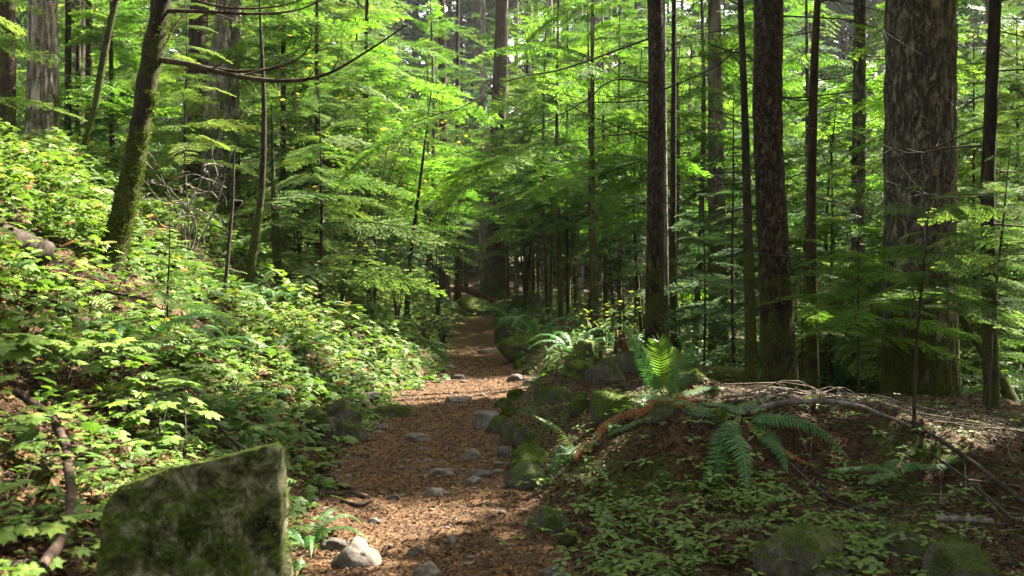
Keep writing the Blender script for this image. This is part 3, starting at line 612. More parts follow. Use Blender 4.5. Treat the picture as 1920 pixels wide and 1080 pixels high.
P_stem = [proto('slender_hemlock', 131 + k, [8, 10, 7][k], [.05, .065, .04][k], [2.0, 2.6, 1.8][k], [32, 38, 28][k], [1.9, 2.2, 1.6][k], .7, BR, ((M_needle, M_lime, M_cedar)[k], M_twig), (M_dark, M_far, M_darkmoss)[k], 10, (.5, 2.4), 8) for k in range(3)]
P_pole = [proto('hemlock_tree', 111 + k, [13, 15][k], [.11, .14][k], [2.8, 3.8][k], 70, [2.9, 3.1][k], .6, BR, ((M_needle, M_cedar)[k], M_twig), (M_dark, M_far)[k], 16, (.8, 4), 10) for k in range(2)]
P_tall = [proto('tall_conifer', 121 + k, [24, 27][k], [.30, .38][k], [7, 8.5][k], 84, 3.6, 1.2, BRC, ((M_needle, M_cedar)[k], M_twig), (M_far, M_firlight)[k], 14, (2, 9), 14) for k in range(2)]
rng = R(2024); items = []
def clear(x, y, pad):
    if y < 52 and Lx(y) - pad < x < Rx(y) + pad: return False
    return True
cand = []
for D0, D1, st in ((15, 24, 2.5), (24, 40, 4.3), (40, 78, 7)):
    for y in np.arange(D0, D1, st):
        for x in np.arange(-.60 * y - 2, .60 * y + 2, st):
            xx, yy_ = x + rng.uniform(-.45, .45) * st, y + rng.uniform(-.45, .45) * st; q = rng.rand()
            if not clear(xx, yy_, 1.1 if q < .45 else 1.6): continue
            left = xx < Lx(yy_)
            if left and yy_ < 17: continue
            if left and yy_ < 26 and (Lx(yy_) - xx) < 2.2: continue
            if (not left) and yy_ < 20 and rng.rand() < .55: continue
            if left and yy_ < 30 and rng.rand() < .25: continue
            kind = 'young' if q < (.68 if yy_ < 40 else .35) else ('pole' if q < .84 else 'tall')
            if kind == 'tall' and yy_ < 24: kind = 'pole'
            pxx = HX + xx / yy_ * F_PX
            if .0 < xx < 5 and yy_ < 17.5: continue
            if kind in ('pole', 'tall') and -5 < xx < 13 and yy_ < 36:
                if rng.rand() < .5: continue
                kind = 'stem'
            if pxx > 1960 and yy_ > 14: continue
            if kind == 'young' and ((760 < pxx < 1300 and yy_ > 19) or (pxx > 1300 and rng.rand() < .4)): kind = 'stem'
            cand.append((kind, xx, yy_))
for k in range(16):
    yy_ = rng.uniform(13.5, 24); pxx = rng.uniform(1280, 1940); xx = (pxx - HX) / F_PX * yy_
    if not (xx < 5 and yy_ < 17.5): cand.append(('young', xx, yy_))
for k in range(46):
    yy_ = rng.uniform(34, 62); pxx = rng.uniform(500, 1500) if k < 40 else rng.uniform(760, 900); xx = (pxx - HX) / F_PX * yy_
    if clear(xx, yy_, 2): cand.append(('pole', xx, yy_))
for k in range(40):
    yy_ = rng.uniform(20, 40); pxx = rng.uniform(780, 1320); xx = (pxx - HX) / F_PX * yy_
    if clear(xx, yy_, .5): cand.append(('stem', xx, yy_))
cand += [('young', -2.9, 20.5), ('young', -3.4, 17.5), ('stem', .9, 24.5), ('young', -2.7, 27.0), ('stem', .5, 30), ('stem', 1.6, 19.5), ('stem', -3.6, 24), ('stem', 1.5, 28), ('stem', -2.6, 33), ('stem', -.1, 35), ('stem', -3.2, 40), ('stem', -.6, 41), ('stem', -2.2, 51), ('pole', -1.6, 55), ('stem', -3.0, 54)]
PR = {'young': P_young, 'stem': P_stem, 'pole': P_pole, 'tall': P_tall}; used = set(); placed = []
for kind, x, y in cand:
    k = rng.randint(len(PR[kind])); p = PR[kind][k]; s = rng.uniform(.8, 1.2); rz = rng.uniform(0, 6.28); z = G(x, y)
    if (kind, k) not in used: used.add((kind, k)); p.location = (x, y, z); p.rotation_euler = (0, 0, rz); p.scale = (s,) * 3; o = p
    else: o = dup(p, (x, y, z), rz, s)
    placed.append((o, kind, x, y))
DESC = {'young': 'young lacy hemlock', 'pole': 'slim bare-based hemlock', 'tall': 'tall straight conifer', 'stem': 'slender hemlock'}
bins = {}
for o, kind, x, y in placed:
    px = HX + x / y * F_PX; side = 'left' if px < 620 else ('left of path' if px < 870 else ('above path' if px < 1000 else ('right of path' if px < 1400 else 'right')))
    d = 0 if y < 20 else (1 if y < 26 else 2)
    o['category'] = 'tree'; bins.setdefault((kind, side, d), []).append((px, o))
PLC = {'left': 'in the left wood', 'left of path': 'left of the path end', 'above path': 'round the path end', 'right of path': 'behind the flecked trunk', 'right': 'behind the right-hand trunks'}
for (kind, side, d), L in bins.items():
    L.sort(key=lambda t: t[0])
    for i, (px, o) in enumerate(L):
        if d < 2 and i < 20:
            lay = ('nearest row', 'second row')[d]; o['label'] = f"{DESC[kind]} {PLC[side]}, {lay}, {ORD[i]} from left"; o['group'] = f"{kind} trees {PLC[side]}"
        else: o['label'] = f"{DESC[kind]} far back {PLC[side]}"; o['group'] = f"far {kind} trees {PLC[side]}"
# a wooded slope closes the view far behind
fw = Acc(); rng = R(9); N = 5200
x = rng.uniform(-75, 75, N); y = rng.uniform(80, 100, N); z = gz(x, y, False) + rng.uniform(0, 38, N)
M = rotm(rng.uniform(0, 6.28, N), rng.uniform(-.5, .1, N), rng.uniform(-.4, .4, N), rng.uniform(1.6, 3.2, N), np.stack([x, y, z], 1))
wh = rng.randint(0, 3, N)
for q in range(3): fw.inst(BRC[q], M[wh == q], .5 + rng.uniform(-.2, .2, (wh == q).sum()))
for k in range(110):
    x_, y_ = rng.uniform(-70, 70), rng.uniform(78, 98); g = float(gz(x_, y_)); tube(fw, np.array([[x_, y_, g - .5], [x_ + .1, y_, g + 15], [x_, y_, g + 30]]), [.35, .28, .1], 7, mi=1)
tag(fw.obj('far_wood', [M_farleaf, M_far]), 'mass of far-off forest closing the view behind the trees', 'woodland', kind='stuff')
# conifers behind the viewer
for k, (x, y) in enumerate([(-7, -6), (-2, -9), (3.5, -7), (8, -4), (-12, -2), (0, -14), (7, -12), (-9, -13), (13, -8), (-14, 4)]):
    dup(P_tall[k % 2] if k % 3 == 0 else P_pole[k % 2], (x, y, G(x, y)), k * 1.3, 1.0, 'conifer in the wood behind the viewer', 'conifers behind the viewer')['category'] = 'tree'

# ================================================================== near saplings with fine boughs
def sapling(loc, H, r, z0, n, l0, l1, mats, label, seed=1, lean=(0, 0), tm=BRF, droop=(-.2, .15), az=None, group=None):
    rt = empty('hemlock_sapling', loc, label=label, cat='sapling', group=group); rng = R(seed); a = Acc()
    C = spline(np.array([[0, 0, -.1], [lean[0] * .25 + rng.uniform(-.03, .03), 0, H * .35], [lean[0] * .7, lean[1] * .6, H * .7], [lean[0], lean[1], H]]), 24)
    tube(a, C, ls(r, .003, 24), 7, r * .1); a.obj('trunk', [M_twig], rt, smooth=True)
    a = Acc(); crown(a, rng, z0, H, n, l0, l1, tm, axis=lambda z: np.array([np.interp(z, C[:, 2], C[:, 0]), np.interp(z, C[:, 2], C[:, 1]), z]), droop=droop, az_pref=az); a.obj('crown', list(mats), rt); return rt
def at(px, py, D=None):
    if D is None: x, D = hit(px, py)
    else: x = (px - HX) / F_PX * D
    return (x, D, G(x, D))
sapling(at(1712, 860, 6.7), 1.75, .014, .85, 20, .8, .3, (M_needle, M_twig), 'hemlock sapling with layered bright boughs in front of the huge fir', 1, (.12, 0))
sapling(at(1610, 760, 10.6), 2.1, .016, .7, 26, 1.2, .3, (M_lime, M_twig), 'yellow-green hemlock sapling between slim trunk and huge fir', 2)
sapling(at(1850, 760, 8.4), 2.3, .018, .9, 22, 1.1, .4, (M_needle, M_twig), 'hemlock sapling leaning over the right edge before slim trunk', 3, (.2, 0))
sapling(at(1500, 740, 11.8), 2.0, .014, .9, 16, .9, .3, (M_needle, M_twig), 'small hemlock sapling at foot of thick brown trunk', 4)
sapling(at(318, 592, 8.4), 1.15, .012, .3, 16, .55, .15, (M_needle, M_twig), 'little thin hemlock sapling on the left bank', 5)
sapling(at(-70, 480, 8.6), 2.9, .03, .9, 22, 1.3, .5, (M_needle, M_twig), 'hemlock sapling spreading boughs in from the upper left edge', 6)
sapling(at(600, 470, 14.5), 3.6, .03, .4, 46, 1.7, .4, (M_needle, M_twig), 'hemlock sapling above the sunlit left bank near the path', 8)
sapling(at(350, 420, 15), 3.4, .03, .8, 34, 1.6, .4, (M_needle, M_twig), 'hemlock sapling before the stringy grey cedar', 9)
sapling(at(1320, 700, 14), 2.6, .02, .4, 34, 1.3, .3, (M_cedar, M_twig), 'grey-green hemlock sapling behind the rotting log', 10)
sapling(at(1560, 720, 14.5), 3.8, .03, .6, 44, 1.7, .4, (M_needle, M_twig), 'bushy hemlock sapling behind the slim dark trunk', 11)
sapling(at(1850, 720, 12.5), 4.6, .03, .3, 50, 1.7, .5, (M_needle, M_twig), 'bushy hemlock sapling behind the trunks at the right edge', 12)
sapling(at(1400, 700, 16), 4.2, .03, .4, 44, 1.8, .4, (M_cedar, M_twig), 'hemlock sapling behind the thick brown trunk', 13)
sapling(at(690, 470, 18), 4.5, .04, .5, 60, 2.0, .4, (M_lime, M_twig), 'lime green hemlock sapling left of the path in the sun', 14)

# ================================================================== broad leaves
def lobed(n=5, seed=0):
    """a palmate leaf about 1 wide, stalk end at the origin, tip at +X"""
    pts = []; th = ls(-2.35, 2.35, 4 * n + 1)
    for k, t in enumerate(th):
        ph = k % 4; r_ = [.52, .40, .30, .40][ph] if 0 < k < 4 * n else .28
        if k % 4 == 2: r_ = .30
        if k % 4 == 0: r_ = .33 if k in (0, 4 * n) else .34
        if k % 4 == 2: r_ = .56 * (1 - .16 * abs(t) / 2.35)
        pts.append((.42 + r_ * math.cos(t), r_ * math.sin(t), -.10 * r_ * r_ * 4 + .03 * math.cos(3 * k)))
    V = [(0.0, 0, 0), (.42, 0, .03)] + pts; F = [(1, 2 + k, 3 + k) for k in range(len(pts) - 1)] + [(1, 0, 2), (1, len(V) - 1, 0)]
    return [(np.array(V), np.array(F), np.zeros(len(F)), 0)]
LOB = lobed()
OVAL = [(np.array([(0, 0, 0), (.3, .28, .03), (.72, .22, .0), (1, 0, -.12), (.72, -.22, .0), (.3, -.28, .03)]), np.array([(0, 1, 2, 3), (0, 3, 4, 5)]), np.zeros(2), 0)]
def trifol():
    V, F = [], []
    for a_ in (-1.9, 0, 1.9):
        c, s = math.cos(a_), math.sin(a_); n = len(V)
        for x_, y_, z_ in ((.05, 0, 0), (.45, .26, .04), (.95, .1, -.05), (1.0, 0, -.06), (.95, -.1, -.05), (.45, -.26, .04)): V.append((x_ * c - y_ * s, x_ * s + y_ * c, z_))
        F += [(n, n + 1, n + 2, n + 3), (n, n + 3, n + 4, n + 5)]
    return [(np.array(V) * .6, np.array(F), np.zeros(len(F)), 0)]
TRI = trifol()
def pinnate():
    V, F = [], []
    for k in range(9):
        t = .12 + k * .1; l = .26 * math.sin(math.pi * min(1, t * .75 + .2)) + .03
        for q in (-1, 1): n = len(V); V += [(t - .03, 0, -.2 * t * t), (t + .03, q * l * .5, -.2 * t * t + .02), (t + .08, q * l, -.2 * t * t - .03), (t + .05, 0, -.2 * t * t)]; F.append((n, n + 1, n + 2, n + 3))
    return [(np.array(V), np.array(F), np.zeros(len(F)), 0)]
PIN = pinnate()
def scatter_leaves(acc, tm, X, Y, H, S_, rng, rnd, tilt=.45, face=None):
    N = len(X); Z = gz(X, Y, False) + H
    az = rng.uniform(0, 6.28, N) if face is None else face + rng.normal(0, .9, N)
    acc.inst(tm, rotm(az, rng.normal(-.15, tilt * .6, N), rng.normal(0, tilt * .6, N), S_, np.stack([X, Y, Z], 1)), rnd)
# sunlit bank undergrowth
rng = R(77); N = 150000
y = 4 + (31 - 4) * rng.rand(N) ** .62; dmax = np.minimum(.60 * y + 1.0, 17); lx_ = Lx(y); x = lx_ + .25 - rng.rand(N) ** .8 * np.maximum(dmax + lx_, .5)
cl = fbm(x * .8, y * .8, 2.2, 3); cl2 = fbm(x * 2.2, y * 2.2, 5.2, 2)
dens = sm(-.5, .25, cl + .35 * cl2 + .4 * sm(7.5, 10, y) + .2 * sm(2, 4, lx_ - x) - .2 * (1 - sm(5.5, 8.5, y)))
edge_ = sm(-.25, .25, (lx_ - x))
keep = rng.rand(N) < dens * edge_ * np.clip(.52 + .4 * (y / 12), 0, .95)
x, y, cl, cl2 = x[keep], y[keep], cl[keep], cl2[keep]; n = len(x)
h = np.clip((.08 + .46 * sm(-.3, .5, cl2) * sm(0, 1.2, Lx(y) - x)) * rng.rand(n) ** .7, .015, .7)
s_ = rng.uniform(.045, .085, n) * (1 + .25 * sm(14, 24, y)); rv = .35 + .25 * h / .4 + rng.normal(0, .14, n) + (rng.rand(n) < .05) * .4
ug = Acc(); nearm = (y < 17); big_ = rng.rand(n) < .34; pin_ = (~big_) & (fbm(x * 1.3, y * 1.3, 9, 2) + rng.uniform(-.3, .3, n) > .12)
for sel, tm, k in ((nearm & big_, LOB, 1.9), (pin_, PIN, 3.0), (nearm & ~big_ & ~pin_, OVAL, 1.0), (~nearm & ~pin_, OVAL, 1.25)):
    if tm is PIN: sel = sel & (rng.rand(n) < .3)
    scatter_leaves(ug, tm, x[sel], y[sel], h[sel], s_[sel] * k, rng, rv[sel])
k = rng.choice(n, min(n, 5000), replace=False)          # stems that carry the leaves
for i in k[:3500]:
    if y[i] < 14 and h[i] > .1: g = float(gz(x[i], y[i], False)); tube(ug, [(x[i] + .02, y[i], g - .02), (x[i], y[i], g + h[i])], [.003, .002], 3, mi=1)
tag(ug.obj('undergrowth', [M_leaf, M_twig]), 'dense bright green leafy undergrowth covering the left bank', 'undergrowth', kind='stuff')
# right-hand and far understorey
rng = R(78); N = 90000
y = 11 + 30 * rng.rand(N) ** .7; x = Rx(y) + .1 + rng.rand(N) * (.55 * y + 1); cl = fbm(x * .7, y * .7, 12.2, 3)
keep = rng.rand(N) < sm(-.4, .2, cl) * .8 * sm(11.5, 13, y) ; x, y, cl = x[keep], y[keep], cl[keep]; n = len(x)
ur = Acc(); scatter_leaves(ur, OVAL, x, y, rng.rand(n) * (.12 + .7 * sm(-.1, .5, cl)), rng.uniform(.06, .12, n), rng, .3 + rng.normal(0, .15, n))
tag(ur.obj('undergrowth', [M_leaf]), 'low green understorey between the trunks right of the trail', 'undergrowth', kind='stuff')
# small three-part leaves on the lower right and lower left ground
rng = R(79); gcv = Acc()
cells = []
for k in range(95):
    if rng.rand() < .62: px, py = rng.uniform(1120, 1660), rng.uniform(905, 1120)
    else: px, py = rng.uniform(-40, 470), rng.uniform(690, 1150)
    x0, y0 = hit(px, py, 2.5); m = rng.randint(5, 18); cells.append(np.stack([x0 + rng.normal(0, .09, m), y0 + rng.normal(0, .09, m)], 1))
for k in range(110):
    px, py = rng.uniform(1060, 1900), rng.uniform(760, 1120); x0, y0 = hit(px, py, 2.5); m = rng.randint(2, 8); cells.append(np.stack([x0 + rng.normal(0, .2, m), y0 + rng.normal(0, .2, m)], 1))
C = np.concatenate(cells); n = len(C)
scatter_leaves(gcv, TRI, C[:, 0], C[:, 1], rng.uniform(.02, .13, n), rng.uniform(.055, .115, n), rng, .4 + rng.normal(0, .15, n), tilt=.3)
tag(gcv.obj('ground_cover', [M_thim]), 'small three-part green leaves carpeting the foreground soil', 'ground cover', kind='stuff')

def leafy_plant(loc, h, n, s, m, seed, name='broad_leaved_plant', label=None, cat='plant', group=None, spread=.3, arch=.25):
    rng = R(seed); rt = empty(name, loc, label=label, cat=cat, group=group); st = Acc(); lf = Acc()
    for k in range(max(2, n // 4)):
        az = rng.uniform(0, 6.28); hh = h * rng.uniform(.6, 1.1); e = np.array([math.cos(az) * spread, math.sin(az) * spread, hh]) * rng.uniform(.7, 1.1)
        C = spline(np.array([[0, 0, -.03], [e[0] * .35, e[1] * .35, hh * .65], e]), 8); tube(st, C, ls(.005, .002, 8), 4)
        for j in range(5):
            t = rng.uniform(.5, 1); p = C[int(t * 7)]; a_ = az + rng.uniform(-1.6, 1.6); q = p + np.array([math.cos(a_), math.sin(a_), .15]) * rng.uniform(.03, .16)
            tube(st, [p, q], [.002, .0015], 3)
            lf.inst(LOB, rotm(a_, rng.uniform(-.35, .1), rng.uniform(-.3, .3), s * rng.uniform(.6, 1.15), q), [.5 + rng.normal(0, .16)])
    st.obj('stem', [M_twig], rt); lf.obj('foliage', [m], rt); return rt
rows = [('along the upper left bank', [(60, 565), (110, 600), (210, 590), (300, 600), (440, 590), (525, 615), (30, 650), (600, 640), (690, 670), (-10, 575)], .30, .12),
        ('on the bank behind the standing slab', [(215, 715), (160, 690), (290, 700), (340, 745), (255, 775), (380, 790), (60, 720), (10, 700), (345, 690), (300, 830), (420, 835), (350, 865), (120, 740), (230, 800)], .32, .15),
        ('round the curved stick at lower left', [(80, 850), (40, 900), (190, 850), (150, 900), (30, 985), (165, 1010), (95, 960), (60, 1070), (10, 800), (190, 960)], .14, .10)]
for rw, pts, h, s in rows:
    for k, (px, py) in enumerate(sorted(pts)):
        x, y = hit(px, py, 2.6); leafy_plant((x, y, G(x, y)), h * (.8 + .4 * ((k * 37) % 10) / 10), 16, s, M_thim, 300 + k + px % 97, label=f"lobed-leaf plant {rw}, {ORD[k]} from the left", group=f"lobed-leaf plants {rw}")
def shrub(loc, H, spread, nst, nl, s, m, label, seed, tm=LOB, name='vine_maple', cat='shrub'):
    rng = R(seed); rt = empty(name, loc, label=label, cat=cat); st = Acc(); lf = Acc()
    for k in range(nst):
        az = rng.uniform(0, 6.28); sp = spread * rng.uniform(.4, 1); hh = H * rng.uniform(.6, 1.05)
        C = spline(np.array([[0, 0, -.05], [math.cos(az) * sp * .15, math.sin(az) * sp * .15, hh * .45], [math.cos(az) * sp * .55, math.sin(az) * sp * .55, hh * .85], [math.cos(az) * sp, math.sin(az) * sp, hh]]), 16)
        tube(st, C, ls(.011, .003, 16), 5)
        for j in range(nl):
            i = rng.randint(6, 16); a_ = rng.uniform(0, 6.28); l = rng.uniform(.1, .45) * spread; q = C[i] + np.array([math.cos(a_) * l, math.sin(a_) * l, rng.uniform(-.08, .06)])
            tube(st, [C[i], q], [.002, .0012], 3)
            lf.inst(tm, rotm(a_, rng.uniform(-.4, .1), rng.uniform(-.3, .3), s * rng.uniform(.6, 1.2), q), [rng.uniform(.1, .95)])
    st.obj('stem', [M_twig], rt); lf.obj('foliage', [m], rt); return rt
shrub(at(1140, 640, 15), 1.0, .7, 6, 9, .075, M_maple, 'yellowing small-leaved shrub right of the path by the thin dark trunk', 1)
shrub(at(745, 600, 15.5), 1.7, .9, 7, 22, .07, M_leaf, 'green shrub with small leaves left of the path under mossy stem', 2)
shrub(at(700, 500, 16), 3.6, 1.5, 8, 24, .09, M_maple, 'tall vine maple with yellow-green leaves left of the path', 3)
shrub(at(820, 560, 24), 5.5, 2.0, 9, 30, .11, M_maple, 'tall vine maple with lime leaves over the path end', 4)
shrub(at(560, 440, 17), 4.2, 1.8, 8, 26, .09, M_maple, 'vine maple with pale yellow leaves above the sunlit bank', 5)
shrub(at(640, 550, 14.5), 1.0, .9, 8, 24, .09, M_leaf, 'rounded bright bush at the top of the sunlit bank', 6)
shrub(at(830, 600, 20), .8, .8, 8, 22, .09, M_leaf, 'low green bush crowding the left edge of the path far up', 7)
shrub(at(800, 640, 16.5), .6, .7, 8, 22, .08, M_leaf, 'low green bush at left edge of the path before the bend', 8)

# ================================================================== ferns
def frond_mesh(P, width, nrm, m, npin=30, seed=0, taper=.8, rach=.004, ang=75):
    P = np.asarray(P, float); S = spline(P, npin + 6); T = np.gradient(S, axis=0); T /= np.linalg.norm(T, axis=1)[:, None]
    rng = R(seed); nr = np.asarray(nrm, float); V, F, rn = [], [], []
    L = np.linalg.norm(np.diff(S, axis=0), axis=1).sum(); step = L / npin
    for i in range(5, len(S) - 1):
        t = (i - 5) / (npin); wd = width * min(1, .62 + t * 1.6) * (1 - t ** 2.2) ** .9 + .006
        B = np.cross(nr, T[i]); B /= np.linalg.norm(B) + 1e-6; Nn = np.cross(T[i], B)
        for s in (-1, 1):
            a_ = math.radians(ang + rng.uniform(-5, 5) - 25 * t); d = T[i] * math.cos(a_) + s * B * math.sin(a_) - Nn * rng.uniform(.05, .28) * (1 + t)
            d /= np.linalg.norm(d); l = wd * rng.uniform(.9, 1.05); e = T[i] * step * .40; p = S[i]; q = -Nn * .12 * l
            n = len(V); V += [p - e * .6, p + d * l * .55 - e * .9 , p + d * l + q, p + d * l * .5 + e * .8, p + e * .8]; F.append((n, n + 1, n + 2, n + 3, n + 4) if s > 0 else (n + 4, n + 3, n + 2, n + 1, n)); rn.append(.4 + rng.uniform(-.2, .2))
    a = Acc(); a.add(V, F, rn, 0); tube(a, S, ls(rach, .0012, len(S)), 4, rnd=.9, mi=0); return a
def fern(name, label, base, fronds, mats=(M_fern, M_deadfern), cat='fern', seed=0, group=None):
    """fronds: (world points, width, normal, material index)"""
    rt = empty(name, base, label=label, cat=cat, group=group)
    for k, (P, wd, nr, mi) in enumerate(fronds):
        a = frond_mesh(np.asarray(P) - np.asarray(base), wd, nr, mats[mi], seed=seed + k, npin=34 if wd > .05 else 22)
        o = a.obj('frond' if mats[mi] is not M_deadfern else 'dead_frond', [mats[mi]], rt)
        if mats[mi] is M_deadfern: o['label'] = 'withered rust-brown frond'
    return rt
def fr(D0, D1, *pts):
    out = []
    for p in pxl(D0, D1, pts): p[2] = max(p[2], G(p[0], p[1]) + .04); out.append(p)
    return out
CAMN = (0, -1, .15); UP = (0, -.25, 1)
b = W(1247, 748, 7.8); 
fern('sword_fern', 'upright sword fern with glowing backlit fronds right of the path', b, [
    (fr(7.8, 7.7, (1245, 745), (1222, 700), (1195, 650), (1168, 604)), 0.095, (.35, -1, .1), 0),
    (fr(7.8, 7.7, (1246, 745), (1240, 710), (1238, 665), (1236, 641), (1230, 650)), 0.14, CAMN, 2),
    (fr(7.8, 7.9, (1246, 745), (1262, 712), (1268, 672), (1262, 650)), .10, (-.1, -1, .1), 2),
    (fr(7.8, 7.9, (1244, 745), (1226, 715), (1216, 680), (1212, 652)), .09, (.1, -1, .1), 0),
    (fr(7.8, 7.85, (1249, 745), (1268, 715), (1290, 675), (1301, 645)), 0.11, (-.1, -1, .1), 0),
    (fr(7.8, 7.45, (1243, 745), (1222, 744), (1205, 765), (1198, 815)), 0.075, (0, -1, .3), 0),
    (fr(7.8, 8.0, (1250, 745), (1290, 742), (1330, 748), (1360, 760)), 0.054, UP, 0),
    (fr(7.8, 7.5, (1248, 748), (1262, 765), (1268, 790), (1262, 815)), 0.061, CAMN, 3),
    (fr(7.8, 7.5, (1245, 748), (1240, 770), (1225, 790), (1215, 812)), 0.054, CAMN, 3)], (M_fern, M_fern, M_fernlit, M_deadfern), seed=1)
b = W(1388, 800, 6.75)
fern('sword_fern', 'wide dark green sword fern sprawling over the mound centre right', b, [
    (fr(6.75, 6.00, (1388, 798), (1380, 815), (1395, 860), (1402, 928)), 0.110, CAMN, 0),
    (fr(6.75, 6.15, (1383, 798), (1358, 820), (1340, 870), (1318, 915)), 0.097, CAMN, 0),
    (fr(6.75, 6.08, (1385, 800), (1365, 830), (1355, 880), (1345, 925)), 0.079, CAMN, 0),
    (fr(6.75, 6.30, (1392, 798), (1440, 815), (1465, 845), (1478, 888)), 0.097, (.4, -1, .6), 0),
    (fr(6.75, 6.45, (1392, 796), (1450, 782), (1530, 800), (1600, 868)), 0.088, (.1, -.7, 1), 0),
    (fr(6.75, 7.05, (1380, 796), (1320, 765), (1250, 745), (1180, 742)), 0.079, UP, 0),
    (fr(6.75, 6.90, (1380, 800), (1330, 780), (1300, 780), (1275, 800)), 0.070, UP, 0),
    (fr(6.75, 7.28, (1388, 796), (1390, 770), (1420, 750), (1450, 740)), 0.070, UP, 0),
    (fr(6.75, 7.42, (1385, 796), (1370, 770), (1335, 755), (1300, 758)), 0.070, UP, 0),
    (fr(6.75, 6.37, (1392, 805), (1430, 840), (1480, 870), (1530, 905)), 0.053, UP, 1)], seed=20)
b = W(1090, 872, 7.2)
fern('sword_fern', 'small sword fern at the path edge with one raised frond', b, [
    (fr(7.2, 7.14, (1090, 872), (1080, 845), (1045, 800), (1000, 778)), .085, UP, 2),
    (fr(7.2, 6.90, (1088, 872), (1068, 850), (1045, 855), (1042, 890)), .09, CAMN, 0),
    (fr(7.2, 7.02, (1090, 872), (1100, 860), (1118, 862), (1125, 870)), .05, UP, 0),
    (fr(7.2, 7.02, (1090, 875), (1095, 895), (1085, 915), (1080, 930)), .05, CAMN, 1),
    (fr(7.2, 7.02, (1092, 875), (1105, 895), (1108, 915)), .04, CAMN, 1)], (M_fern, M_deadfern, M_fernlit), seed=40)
b = W(1262, 800, 7.2)
fern('dead_fern', 'collapsed rust-orange dead fern under the upright fern', b, [
    (fr(7.2, 7.1, (1262, 798), (1240, 780), (1215, 785), (1190, 815)), .07, CAMN, 1), (fr(7.2, 7.0, (1262, 798), (1255, 785), (1245, 800), (1240, 835)), .07, CAMN, 1),
    (fr(7.2, 7.0, (1262, 798), (1275, 785), (1290, 795), (1305, 825)), .06, CAMN, 1), (fr(7.2, 7.2, (1262, 798), (1230, 770), (1200, 768), (1165, 785)), .06, UP, 1), (fr(7.2, 6.9, (1262, 798), (1262, 790), (1270, 810), (1275, 850)), .06, CAMN, 1)], seed=55, cat='fern')
b = W(1128, 858, 7.1)
fern('sword_fern', 'fern with a brown arching dead frond and one low green frond', b, [
    (fr(7.1, 7.04, (1128, 858), (1160, 832), (1200, 825), (1245, 832)), .06, UP, 0),
    (fr(7.1, 7.28, (1125, 855), (1130, 800), (1165, 775), (1205, 772)), .055, UP, 1)], seed=50)
b = W(1690, 895, 6.2)
fern('lady_fern', 'flat lime green fern lying low under the sapling stem', b, [
    (fr(6.2, 6.12, (1690, 893), (1650, 875), (1600, 876), (1555, 882)), .06, UP, 0),
    (fr(6.2, 6.36, (1692, 890), (1710, 870), (1760, 872), (1800, 900)), .07, UP, 0),
    (fr(6.2, 5.96, (1690, 893), (1665, 888), (1640, 895), (1625, 905)), .05, UP, 0),
    (fr(6.2, 6.44, (1690, 890), (1670, 870), (1680, 862), (1700, 868)), .06, UP, 0)], (M_fern, M_fern), seed=60)
b = W(425, 785, 6.9)
fern('sword_fern', 'dark sword fern on the left bank above the slab', b, [
    (fr(6.9, 6.8, (425, 783), (410, 760), (385, 735), (355, 722)), .07, UP, 0),
    (fr(6.9, 6.7, (426, 783), (424, 760), (425, 735), (428, 725)), .07, CAMN, 0),
    (fr(6.9, 6.8, (428, 783), (450, 755), (490, 735), (545, 738)), .07, UP, 0),
    (fr(6.9, 6.6, (425, 783), (400, 775), (380, 780), (365, 800)), .06, UP, 0)], seed=70)
def std_fern(seed, n=9, L=.75, wd=.085):
    rng = R(seed); out = []
    for k in range(n):
        az = k * 6.283 / n + rng.uniform(-.3, .3); l = L * rng.uniform(.75, 1.15); up = rng.uniform(.5, 1.0); d = np.array([math.cos(az), math.sin(az), 0])
        out.append(([np.zeros(3), d * l * .3 + [0, 0, l * .42 * up], d * l * .68 + [0, 0, l * .5 * up], d * l + [0, 0, l * .28 * up]], wd * rng.uniform(.8, 1.1), (d[0] * -.3, d[1] * -.3, 1), 0))
    return out
f0 = fern('sword_fern', 'x', (0, 0, 0), std_fern(5), seed=80); f1 = fern('sword_fern', 'x', (0, 0, 0), std_fern(6, 7, .9), seed=95)
fl = [(1075, 700, 14, 'bushy fern right of path between two moss-covered rocks'), (1010, 655, 17, 'fern right of the path behind the rounded mossy rock'), (1125, 672, 15.5, 'fern behind the brighter mossy rock right of the path'), (965, 615, 21, 'fern far up the right edge of the path'),
      (330, 672, 8, 'dark fern on left bank below the little sapling'), (250, 690, 7.4, 'shaded fern among lobed leaves on left bank'), (560, 640, 11, 'fern in the sunlit undergrowth of the left bank'), (830, 590, 23, 'fern at the left edge of the path far up'),
      (1460, 700, 13.5, 'fern just behind the thick brown trunk'), (1560, 700, 15, 'fern behind the slim dark trunk'), (1640, 740, 13, 'fern left of the huge fir foot'), (1830, 740, 11.5, 'fern right of the huge fir foot'), (500, 510, 13, 'fern below the curved-foot snag'), (578, 930, 5.6, 'small fern between the slab and the path'), (1900, 700, 14, 'fern at the right edge behind the slim trunk')]
for k, (px, py, D, lb) in enumerate(fl):
    p = at(px, py, D); s = .45 if D < 6 else (1.1 if D > 13 else .9)
    if k == 0: f0.location = p; f0['label'] = lb; f0.scale = (s,) * 3
    elif k == 1: f1.location = p; f1['label'] = lb; f1.scale = (s,) * 3
    else: dup((f0, f1)[k % 2], p, k * 1.7, s, lb)

